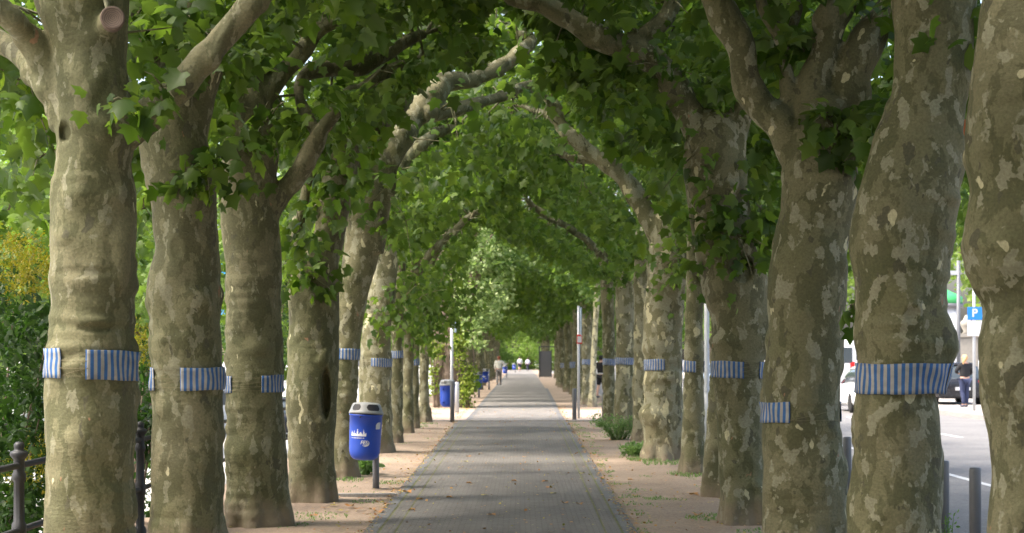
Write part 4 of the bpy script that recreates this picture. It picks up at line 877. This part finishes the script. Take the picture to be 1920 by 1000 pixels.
def climber(lab, boxes, n, D, seed):
    rng = rs(seed); C = []
    for (x0, x1, y0, y1) in boxes:
        for k in range(n):
            p = P(rng.uniform(x0, x1), rng.uniform(y0, y1), D + rng.uniform(-.35, .3)); C.append((p.x, p.y - D, p.z))
    C = np.array(C); cx = C[:, 0].mean(); C[:, 0] -= cx
    root = empty('climbing_plant', (cx, D, 0), lab, 'climbing plant', 'climbers on the furrowed trunk')
    v, f = foliage(C, 16, .20, .085, seed, FIVE, FIVE_T, droop=.6); link('leaves', np_mesh('leaves', [(v, f, 0)]), LEAF_IVY, root, False)
    m = MB()
    for k in range(5):
        x = rng.uniform(C[:, 0].min() * .5, C[:, 0].max() * .5); m.tube(*resample([(x, 0, -.1), (x + rng.uniform(-.15, .15), 0, .8), (x + rng.uniform(-.2, .2), 0, 1.6), (x, 0, 2.4)], [.03, .025, .02, .01], .2), 6)
    m.build('stems', BARK_BROWN, root, True)
climber('yellow green climber hanging in a column on the right side of the furrowed trunk', [(856, 870, 615, 690), (864, 884, 680, 762), (850, 872, 600, 650), (872, 890, 690, 735)], 30, 55.3, 4)
climber('smaller green climber on the left side of the furrowed trunk', [(814, 826, 640, 690), (808, 822, 680, 735)], 18, 55.5, 6)
# dark shrubs with yellow blossom behind the quay railing
def shrub(lab, x, y, boxes, n, seed, fl=()):
    rng = rs(seed); root = empty('flowering_shrub', (x, y, -1.25), lab, 'shrub', 'yellow flowering shrubs behind the quay railing'); C = []
    for (x0, x1, y0, y1, d0, d1) in boxes:
        for k in range(n):
            D = rng.uniform(d0, d1); p = P(rng.uniform(x0, x1), rng.uniform(y0, y1), D); C.append((p.x - x, p.y - y, p.z + 1.25))
    v, f = foliage(C, 22, .22, .085, seed + 1, OVAL, OVAL_T, droop=.35); link('leaves', np_mesh('leaves', [(v, f, 0)]), LEAF_DARK, root, False)
    s = MB()
    for k in range(14):
        c = C[rng.integers(0, len(C))]; s.tube(*resample([(rng.uniform(-.3, .3), rng.uniform(-.3, .3), -.1), (c[0] * .4, c[1] * .4, c[2] * .5), tuple(c)], [.03, .02, .006], .2), 6)
    s.build('stems', BARK_BROWN, root, True)
    F_ = []
    for (x0, x1, y0, y1, d0, d1, k) in fl:
        for _ in range(k):
            D = rng.uniform(d0, d1); a = P(rng.uniform(x0, x1), rng.uniform(y0, y1), D); tip = rng.normal(0, .05, 3) + np.array([0, 0, .22])
            for u in np.linspace(0, 1, 9): F_.append((a.x - x + tip[0] * u + rng.normal(0, .04 * (1.1 - u)), a.y - y + tip[1] * u + rng.normal(0, .04 * (1.1 - u)), a.z + 1.25 + tip[2] * u))
    if not F_: return root
    v, f = foliage(F_, 6, .035, .028, seed + 2, OVAL, OVAL_T, flat=1); link('blossom', np_mesh('blossom', [(v, f, 0)]), BLOSSOM, root, False); return root
shrub('dark green shrub with yellow blossom at the left edge behind the railing', -4.7, 15, [(-90, 40, 500, 1000, 13.2, 16), (20, 100, 560, 1010, 13.5, 16), (-60, 60, 1000, 1300, 13, 15)], 150, 31, [(-10, 90, 470, 580, 13.1, 14, 34), (40, 95, 500, 560, 13.2, 14, 14), (20, 95, 850, 960, 13.3, 14, 12)])
shrub('small dark shrub with yellow sprays between the first two trunks on the left', -4.05, 17.5, [(235, 278, 655, 800, 17, 18.5), (250, 285, 780, 830, 15.4, 16), (230, 275, 850, 1100, 17, 18.5)], 34, 41, [(250, 262, 640, 690, 17, 17.6, 8), (262, 284, 650, 700, 17, 17.8, 8)])
shrub('low green shrub behind the slit hollow tree beyond the railing', -5.2, 34, [(505, 548, 470, 690, 30, 36), (380, 440, 500, 700, 36, 40)], 60, 51)
# weeds
def weed(name, lab, x, y, n, h, r, leaf, seed, m=LEAF_WEED, cat='weed'):
    rng = rs(seed); root = empty(name, (x, y, 0), lab, cat); V = []; C = []; s = MB()
    for k in range(n):
        a = rng.uniform(0, 6.28); q = rng.uniform(0, r * .6); e = Vector((math.cos(a) * r * rng.uniform(.5, 1), math.sin(a) * r * rng.uniform(.5, 1), h * rng.uniform(.5, 1)))
        b = Vector((math.cos(a) * q * .5, math.sin(a) * q * .5, -.02)); mid = b.lerp(e, .5) + Vector((0, 0, .08)); s.tube([b, mid, e], [.006, .004, .002], 5)
        for t in np.linspace(.2, 1, 8): p = b.lerp(mid, t * 2) if t < .5 else mid.lerp(e, t * 2 - 1); C.append(tuple(p))
    link('stems', s.mesh(), m, root); v, f = foliage(C, 3, leaf * 1.1, leaf, seed, OVAL, OVAL_T, droop=-.2); link('leaves', np_mesh('leaves', [(v, f, 0)]), m, root, False); return root
weed('weed_clump', 'bushy green weeds at the foot of the pale right-hand trunks', 1.95, 33.5, 60, .50, .6, .05, 9)
weed('weed_clump', 'small green and yellow plant behind the post of the nearest bin', (682 - CX) * 23.5 / F, 23.5, 12, .22, .16, .10, 10)
weed('weed_clump', 'grassy weed tuft left of the knobbly trunk foot', (1190 - CX) * 28 / F, 28, 20, .16, .22, .07, 12)
weed('weed_clump', 'thin flowering weed stem beside the kerb bollard right of the burled trunk', (1780 - CX) * 13.0 / F, 13.0, 5, .42, .06, .03, 13)
# grass tufts: nobody could count the blades
def blades(name, spots, lab):
    rng = rs(99); P0 = []
    for (x, y, r, n, h) in spots:
        a = rng.uniform(0, 6.28, n); q = r * np.sqrt(rng.random(n)); P0.append(np.stack([x + np.cos(a) * q, y + np.sin(a) * q * 1.6, np.full(n, -.005), np.full(n, h)], 1))
    A = np.concatenate(P0); n = len(A); d = rng.normal(0, .45, (n, 3)); d[:, 2] = 1; d /= np.linalg.norm(d, axis=1, keepdims=True); h = A[:, 3:4] * rng.uniform(.4, 1, (n, 1)); b = A[:, :3]
    s = rng.normal(0, 1, (n, 3)); s[:, 2] = 0; s = s / np.linalg.norm(s, axis=1, keepdims=True) * .006
    bend = rng.normal(0, .4, (n, 3)) * h; bend[:, 2] = 0
    V = np.stack([b - s, b + s, b + d * h * .6 + s * .7, b + d * h * .6 - s * .7, b + d * h + bend], 1).reshape(-1, 3)
    k = (np.arange(n) * 5)[:, None]; f = np.concatenate([k + np.array([[0, 1, 2]]), k + np.array([[0, 2, 3]]), k + np.array([[3, 2, 4]])])
    o = link(name, np_mesh(name, [(V, f, 0)]), LEAF_WEED, None, False); return tag(o, lab, 'grass', kind='stuff')
rng = rs(4); sp = []
for (px, py, r, n, h) in [(1210, 862, .3, 240, .08), (1250, 868, .4, 300, .07), (1300, 890, .35, 300, .08), (1340, 885, .3, 240, .10), (1195, 850, .2, 160, .1), (1370, 968, .18, 110, .05), (1330, 970, .25, 160, .045), (1230, 935, .15, 70, .04), (1150, 800, .5, 300, .09), (1125, 792, .3, 120, .06), (600, 968, .3, 130, .035), (730, 905, .2, 90, .04), (690, 940, .2, 60, .03), (790, 795, .4, 200, .05), (540, 985, .2, 60, .03), (1180, 785, .4, 160, .1), (1140, 760, .6, 250, .1), (655, 900, .2, 100, .06), (1440, 1000, .3, 140, .04), (780, 800, .3, 120, .04)]:
    D = F * CH / (py - HY); sp.append(((px - CX) * D / F, D, r, int(n), h))
for k in range(70):
    y = rng.uniform(15, 43); sp.append(((RX(y) + rng.uniform(.0, .25)), y, .08, 14, .03)); y = rng.uniform(15, 43); sp.append((LX(y) + .14 + rng.normal(0, .02), y, .03, 7, .02)); y = rng.uniform(15, 43); sp.append((RX(y) - .14 + rng.normal(0, .02), y, .03, 7, .02))
for k in range(60): sp.append((rng.uniform(1.4, 3.3), rng.uniform(14, 43), .12, 16, .035)); sp.append((rng.uniform(-3.4, -1.8), rng.uniform(14, 43), .12, 10, .03))
blades('verge_grass', sp, 'sparse grass tufts growing in the sandy verge')
# small litter: crumbs of leaves and bark
def litter(name, n, m, size, seed, lab, edge=True):
    rng = rs(seed); y = 13 + 45 * rng.random(n) ** 1.3; x = rng.uniform(-3.4, 3.3, n)
    e = rng.random(n) < .45; side_ = rng.random(n) < .5
    x = np.where(e & edge, np.where(side_, RX(y) + rng.gamma(1.5, .07, n) - .08, LX(y) - rng.gamma(1.5, .07, n) + .08), x)
    pos = np.stack([x, y, np.full(n, .016)], 1); o = rng.normal(0, 1, (n, 3)); o[:, 2] = 0
    v, f = leaf_arrays(pos, o, size, rng, FIVE, FIVE_T, droop=0, upb=5); v[:, 2] = np.clip(v[:, 2], .011, .05)
    return tag(link(name, np_mesh(name, [(v, f, 0)]), m, None, False), lab, 'leaf litter', kind='stuff')
litter('yellow_leaf_litter', 2600, LEAF_FALL, .024, 5, 'tiny yellow leaf crumbs scattered on path and verge')
litter('brown_leaf_litter', 3600, LEAF_DRY, .030, 6, 'crumbs of brown leaves and bark gathered along the path edges')
# single fallen leaves
bm_ = [(875, 908, 1), (1040, 927, 0), (760, 925, 2), (783, 939, 1), (838, 935, 1), (1085, 947, 1), (1061, 946, 1), (919, 968, 1), (777, 959, 1), (1027, 917, 1), (960, 904, 1), (983, 859, 1), (871, 867, 0), (880, 858, 1), (720, 849, 2), (905, 931, 0), (669, 957, 1), (654, 952, 2), (1178, 902, 1), (1310, 968, 2), (1190, 932, 1), (1025, 905, 1), (708, 962, 2), (592, 970, 1), (1296, 930, 2), (697, 957, 1), (620, 950, 0), (640, 960, 0), (976, 817, 0), (1092, 889, 0)]
lm_ = np.array(MAPLE); lm_[:, 2] = np.abs(lm_[:, 0]) * .25 + .04 * np.sin(lm_[:, 1] * 5) ; base_me = {}
names = {0: 'yellowish fallen leaf lying flat on the ground', 1: 'curled brown fallen leaf lying on the ground', 2: 'large crumpled rust brown leaf lying on the ground'}
for ty, m in ((0, LEAF_FALL), (1, LEAF_DRY), (2, LEAF_DRY)):
    v = lm_.copy(); v[:, :2] *= (.085, .085, .12)[ty]; v[:, 2] *= (.06, .12, .2)[ty]; me = bpy.data.meshes.new('leaf'); me.from_pydata(v.tolist(), [], MAPLE_T); me.materials.append(m); base_me[ty] = me
for (px, py, ty) in bm_:
    D = F * CH / (py - HY); o = bpy.data.objects.new('fallen_leaf', base_me[ty]); COL.objects.link(o); o.location = ((px - CX) * D / F, D, .014); o.rotation_euler = (0, 0, px * 1.7)
    tag(o, names[ty], 'leaf', 'single fallen leaves: ' + ('yellow', 'brown', 'rust')[ty])

# ------------------------------------------------------------------ cars
def car(lab, x, y, z, rz, L=4.3, W=1.76, Hh=1.46, kind='hatch', m=CARGREY, name='parked_car', group='cars on and beside the road', plate=True, cat='car'):
    root = empty(name, (x, y, z), lab, cat, group, rz)
    # length along local Y, rear at y=0 (towards the camera)
    def loft(st, nm, mt, sub=True):
        n = 16; vs = []; fs = []
        for (yy, zb, zt, w2, pw) in st:
            zc = (zb + zt) / 2; hz = (zt - zb) / 2
            for i in range(n):
                a = 2 * math.pi * (i + .5) / n; c, s_ = math.cos(a), math.sin(a)
                vs.append((w2 * math.copysign(abs(c) ** pw, c), yy, zc + hz * math.copysign(abs(s_) ** pw, s_)))
        for j in range(len(st) - 1):
            for i in range(n): k = (i + 1) % n; fs.append((j * n + i, (j + 1) * n + i, (j + 1) * n + k, j * n + k))
        fs.append(tuple(range(n))); fs.append(tuple((len(st) - 1) * n + i for i in reversed(range(n))))
        me = MB().add(vs, fs).mesh(); bm = bmesh.new(); bm.from_mesh(me); bmesh.ops.recalc_face_normals(bm, faces=bm.faces[:]); bm.to_mesh(me); bm.free(); return link(nm, me, mt, root)
    w2 = W / 2; bt = Hh * .64
    if kind == 'van':
        loft([(0, .28, Hh * .96, w2 * .93, .22), (.06, .22, Hh, w2 * .97, .22), (L * .6, .22, Hh, w2, .22), (L * .78, .22, Hh * .96, w2, .25), (L * .84, .22, Hh * .62, w2, .3), (L * .98, .25, Hh * .45, w2 * .95, .35), (L, .3, Hh * .38, w2 * .85, .4)], 'body', m)
        MB().rbox(-w2 * .78, w2 * .78, -.02, .03, Hh * .56, Hh * .84, .015).build('rear_window', GLASS, root)
        ws = MB(); ws.rbox(-w2 * 1.01, w2 * 1.01, L * .62, L * .76, Hh * .55, Hh * .82, .03); ws.build('side_window', GLASS, root)
    else:
        loft([(0, .35, bt * .80, w2 * .86, .4), (.05, .24, bt * .95, w2 * .96, .35), (.5, .2, bt * .99, w2, .3), (L * .5, .18, bt * .98, w2, .3), (L * .72, .18, bt * .96, w2, .32), (L * .92, .2, bt * .80, w2 * .95, .38), (L, .28, bt * .62, w2 * .8, .45)], 'body', m)
        loft([(.12, bt * .85, bt * 1.0, w2 * .84, .45), (.42, bt * .85, Hh * .955, w2 * .76, .5), (.9, bt * .85, Hh * .985, w2 * .77, .5), (L * .45, bt * .85, Hh * .98, w2 * .77, .5), (L * .58, bt * .85, Hh * .90, w2 * .78, .5), (L * .74, bt * .85, bt * .98, w2 * .82, .45)], 'windows', GLASS)
        loft([(.36, Hh * .93, Hh * .965, w2 * .60, .6), (.5, Hh * .93, Hh * .995, w2 * .66, .6), (L * .45, Hh * .93, Hh * 1.0, w2 * .67, .6), (L * .56, Hh * .90, Hh * .95, w2 * .66, .6)], 'roof', m)
    MB().rbox(-w2 * .93, w2 * .93, -.05, .22, .26, .48, .04).build('bumper', CARBLACK if m is not CARWHITE else m, root)
    for sx in (-1, 1):
        MB().rbox(sx * w2 * .78 - .13, sx * w2 * .78 + .13, -.015, .12, bt * .70, bt * .93, .03).build('tail_light', REDL, root)
        MB().rbox(sx * (w2 + .09) - .09, sx * (w2 + .09) + .09, L * .66, L * .70, bt * .98, bt * 1.12, .03).build('mirror', m, root)
        for yy in (.78, L - .82):
            wh = MB(); wh.lathe([(.20, -.1), (.30, -.1), (.315, -.07), (.315, .07), (.30, .1), (.20, .1)], 24); o = link('wheel', wh.mesh(), TYRE, root); o.location = (sx * (w2 - .10), yy, .315); o.rotation_euler = (0, R(90), 0)
            rm = MB(); rm.lathe([(.20, -.085), (.20, .085), (.06, .1), (0, .1)], 20); r_ = link('rim', rm.mesh(), RIM, o)
    if plate: MB().rbox(-.26, .26, -.075, -.055, .50 if kind != 'van' else .55, .61 if kind != 'van' else .66, .004).build('number_plate', WHITE, root)
    return root
car('black hatchback parked across the road behind the woman in jeans', 15.15, 58.5, 0, 0, m=CARBLACK)
car('white car on the road partly hidden behind the burled trunk', 11.25, 53, -.12, .0, m=CARWHITE)
car('dark car with red tail lights seen between the forking and burled trunks', 10.75, 62, -.12, 0, m=CARBLACK)
car('white delivery van standing beyond the dark car across the road', 14.0, 76, 0, 0, 5.5, 2.0, 2.48, 'van', CARWHITE, 'delivery_van', cat='van')
car('pale blue car on the road seen beside the thin lamp pole', 10.0, 92, -.12, 0, m=CARBLUE)
car('silver car parked farther down the far side of the road', 15.3, 100, 0, 0, m=CARGREY)
gq = 'vehicles parked on the quay at the left'
car('white van parked on the quay seen between the second and third trunks', -11.3, 64, -1.25, R(8), 5.2, 1.95, 1.95, 'van', CARWHITE, 'delivery_van', gq, cat='van')
car('silver car parked on the quay between the first two trunks on the left', -13.0, 58, -1.25, R(60), m=CARGREY, group=gq)
car('dark car parked on the quay between the third and fourth trunks', -8.6, 60, -1.25, R(5), m=CARBLACK, group=gq)
car('white car parked on the quay behind the left shrub', -18.5, 66, -1.25, R(70), m=CARWHITE, group=gq)

# ------------------------------------------------------------------ people
def person(lab, x, y, z, rz, top, trousers, hair, hairstyle='short', height=1.70, stride=.22, arms=((.1, -.05), (.1, .1)), shorts=False, bend=(0.25, .25), shoes=(.1, .1, .1), long_top=False, skirt=False):
    """faces local +Y (away from the camera when rz=0)"""
    root = empty('person', (x, y, z), lab, 'person', None, rz); k = height / 1.70
    J = {}; E = []; Rr = {}
    def j(n, p, r, par=None):
        J[n] = Vector(p) * k; Rr[n] = r * k
        if par: E.append((par, n))
    j('pelvis', (0, 0, .93), .125); j('waist', (0, 0, 1.06), .115, 'pelvis'); j('chest', (0, .0, 1.24), .135, 'waist'); j('upper', (0, -.01, 1.36), .115, 'chest'); j('neck', (0, 0, 1.45), .055, 'upper'); j('skull', (0, .02, 1.53), .075, 'neck'); j('head', (0, .02, 1.60), .088, 'skull'); j('crown', (0, .01, 1.65), .065, 'head')
    j('nose', (0, .11, 1.57), .014, 'head')
    for s, nm in ((-1, 'l'), (1, 'r')):
        f = stride * s; kx = .09 * s
        j('hip' + nm, (kx, 0, .87), .10, 'pelvis'); j('knee' + nm, (kx, f * .45 + .03, .48), .062, 'hip' + nm); j('calf' + nm, (kx, f * .7 - .02, .33), .058, 'knee' + nm); j('ankle' + nm, (kx, f - .02, .09), .036, 'calf' + nm); j('toe' + nm, (kx * 1.15, f + .15, .035), .03, 'ankle' + nm)
        ax, ay = arms[0 if s < 0 else 1][:2]; el = arms[0 if s < 0 else 1]
        j('sh' + nm, (.165 * s, -.01, 1.38), .062, 'upper')
        ex = Vector((.165 * s + s * ax, -.02 + ay, 1.38 - math.sqrt(max(.01, .28 ** 2 - ax * ax - ay * ay)))) if len(el) < 3 else Vector(el[2])
        j('el' + nm, ex, .043, 'sh' + nm)
        wv = Vector((ex.x - s * .02, ex.y + .10, ex.z - .22)) if len(el) < 4 else Vector(el[3])
        j('wr' + nm, wv, .027, 'el' + nm); hd = (wv - ex).normalized(); side_v = hd.cross(Vector((0, 1, 0)));
        if side_v.length < .2: side_v = hd.cross(Vector((0, 0, 1)))
        side_v.normalize(); fw = side_v.cross(hd).normalized()
        j('palm' + nm, wv + hd * .07, .03, 'wr' + nm)
        for q in range(4):
            b = wv + hd * .095 + fw * (.021 * (q - 1.5)); Ln = (.065, .078, .073, .055)[q]
            j('f%d' % q + nm, b, .010, 'palm' + nm); j('g%d' % q + nm, b + hd * Ln * .5 + side_v * .01 * s, .009, 'f%d' % q + nm); j('h%d' % q + nm, b + hd * Ln * .85 + side_v * .03 * s, .008, 'g%d' % q + nm)
        j('th' + nm, wv + hd * .05 + fw * .035, .012, 'palm' + nm); j('tj' + nm, wv + hd * .085 + fw * .055, .009, 'th' + nm)
    def skin(names, infl, sub=2, extra=None):
        names = [n for n in J if n in names]; idx = {n: i for i, n in enumerate(names)}
        me = bpy.data.meshes.new('s'); me.from_pydata([J[n][:] for n in names], [(idx[a], idx[b]) for a, b in E if a in idx and b in idx], [])
        o = bpy.data.objects.new('s', me); COL.objects.link(o); o.modifiers.new('k', 'SKIN'); sv = me.skin_vertices[0].data
        for n in names:
            r = Rr[n] + infl; ov = (extra or {}).get(n); r = ov if ov else r
            fx_ = 1.25 if n in ('pelvis', 'waist', 'chest', 'upper') else 1
            sv[idx[n]].radius = (r * fx_, r * (.85 if fx_ > 1 else 1)); sv[idx[n]].use_root = n == names[0]
        md = o.modifiers.new('u', 'SUBSURF'); md.levels = sub; bpy.context.view_layer.update()
        res = bpy.data.meshes.new_from_object(o.evaluated_get(bpy.context.evaluated_depsgraph_get())); bpy.data.objects.remove(o); return res
    link('body', skin(set(J), 0), SKIN, root)
    arm = {'sh', 'el', 'wr'}
    mt = paint('top_cloth', top, .85, .15); link('top', skin({'pelvis', 'waist', 'chest', 'upper', 'shl', 'shr', 'ell', 'elr', 'wrl', 'wrr'}, .022, 2, {'pelvis': .15 * k if long_top else .142 * k, 'waist': .14 * k}), mt, root)
    ml = paint('trouser_cloth', trousers, .85, .2); legs = {'pelvis', 'hipl', 'hipr', 'kneel', 'kneer'} | (set() if shorts else {'calfl', 'calfr', 'anklel', 'ankler'})
    link('shorts' if shorts else 'trousers', skin(legs, .018, 2, {'kneel': .095, 'kneer': .095} if shorts else None), ml, root)
    for s, nm in ((-1, 'l'), (1, 'r')):
        sh = MB(); a, t = J['ankle' + nm], J['toe' + nm]; bm = bmesh.new(); bmesh.ops.create_uvsphere(bm, u_segments=14, v_segments=8, radius=1)
        c = a.lerp(t, .5); vs = [Vector((c.x + v.co.x * .048, c.y - .01 + v.co.y * .135, max(.0, .045 + v.co.z * .045))) for v in bm.verts]; sh.add(vs, [[v.index for v in f_.verts] for f_ in bm.faces]); bm.free(); link('shoe', sh.mesh(), paint('shoe', shoes, .6, .1), root)
    hb = MB(); bm = bmesh.new(); bmesh.ops.create_uvsphere(bm, u_segments=20, v_segments=12, radius=1); h0 = J['head']
    vs = []
    for v in bm.verts:
        q = v.co.copy(); fr_ = max(0, q.y); q.z = max(q.z, -.75 + fr_ * 1.1); vs.append(Vector((h0.x + q.x * .101 * k, h0.y - .018 + q.y * .108 * k, h0.z + .012 + q.z * .112 * k)))
    hb.add(vs, [[v.index for v in f_.verts] for f_ in bm.faces]); bm.free()
    if hairstyle == 'ponytail':
        hb.tube(*resample([h0 + Vector((0, -.09, .05)), h0 + Vector((-.04, -.15, .04)), h0 + Vector((-.10, -.16, -.08)), h0 + Vector((-.13, -.14, -.20))], [.03, .055, .055, .015], .02), 12)
    if hairstyle == 'bun': hb.lathe([(0.01, -.045), (.035, -.03), (.045, 0), (.035, .03), (.01, .045)], 12, (h0.x, h0.y - .11, h0.z + .05))
    link('hair', hb.mesh(), paint('hair', hair, .6, .2), root)
    for s in (-1, 1):
        e_ = MB(); bm = bmesh.new(); bmesh.ops.create_uvsphere(bm, u_segments=8, v_segments=6, radius=.011); e_.add([v.co + h0 + Vector((s * .032, .082, .0)) for v in bm.verts], [[v.index for v in f_.verts] for f_ in bm.faces]); bm.free(); link('eye', e_.mesh(), BLACK, root)
        e_ = MB(); bm = bmesh.new(); bmesh.ops.create_uvsphere(bm, u_segments=10, v_segments=8, radius=1); e_.add([Vector((s * .092 + v.co.x * .012, .0 + v.co.y * .02, -.01 + v.co.z * .032)) + h0 for v in bm.verts], [[v.index for v in f_.verts] for f_ in bm.faces]); bm.free(); link('ear', e_.mesh(), SKIN, root)
    return root
person('woman with a blonde ponytail, black top and jeans standing by the black car', 14.55, 55.9, 0, .25, (.012, .012, .014), (.025, .035, .085), (.55, .33, .15), 'ponytail', 1.70, .06, arms=((0, 0, (-.27, .10, 1.16), (-.12, .24, 1.12)), (0, 0, (.30, .06, 1.14), (.22, .26, 1.02))), shoes=(.05, .05, .08))
person('red haired person in a white jacket and grey trousers walking away on the path', (935.5 - CX) * 102 / F, 102, 0, 0, (.85, .84, .80), (.20, .19, .19), (.25, .07, .03), 'short', 1.72, .16, arms=((0, 0, (-.24, .0, 1.13), (-.22, .12, .93)), (0, 0, (.33, .10, 1.20), (.46, .28, 1.24))), long_top=True)
person('person in a white shirt and dark shorts, left of the two distant walkers', (974.5 - CX) * 205 / F, 205, 0, 0, (.6, .6, .62), (.03, .03, .05), (.05, .03, .02), 'short', 1.76, .2, shorts=True)
person('person in a white top and dark trousers, right of the two distant walkers', (989.5 - CX) * 212 / F, 212, 0, 0, (.7, .7, .78), (.03, .03, .05), (.05, .03, .02), 'short', 1.64, .2)
pp_ = person('person with dark bun, black top and black shorts seen between the trunks at right', (1127 - CX) * 69 / F, 69, 0, -.5, (.010, .010, .012), (.010, .010, .014), (.01, .008, .007), 'bun', 1.70, .14, shorts=True)
bl = MB().lathe([(.155, 0), (.16, .05)], 24, sx=1.15, sy=.9, cap=False); o = link('belt', bl.mesh(), WHITE, pp_); o.location = (0, 0, .96); o.data.polygons.foreach_set('use_smooth', [True] * len(o.data.polygons))
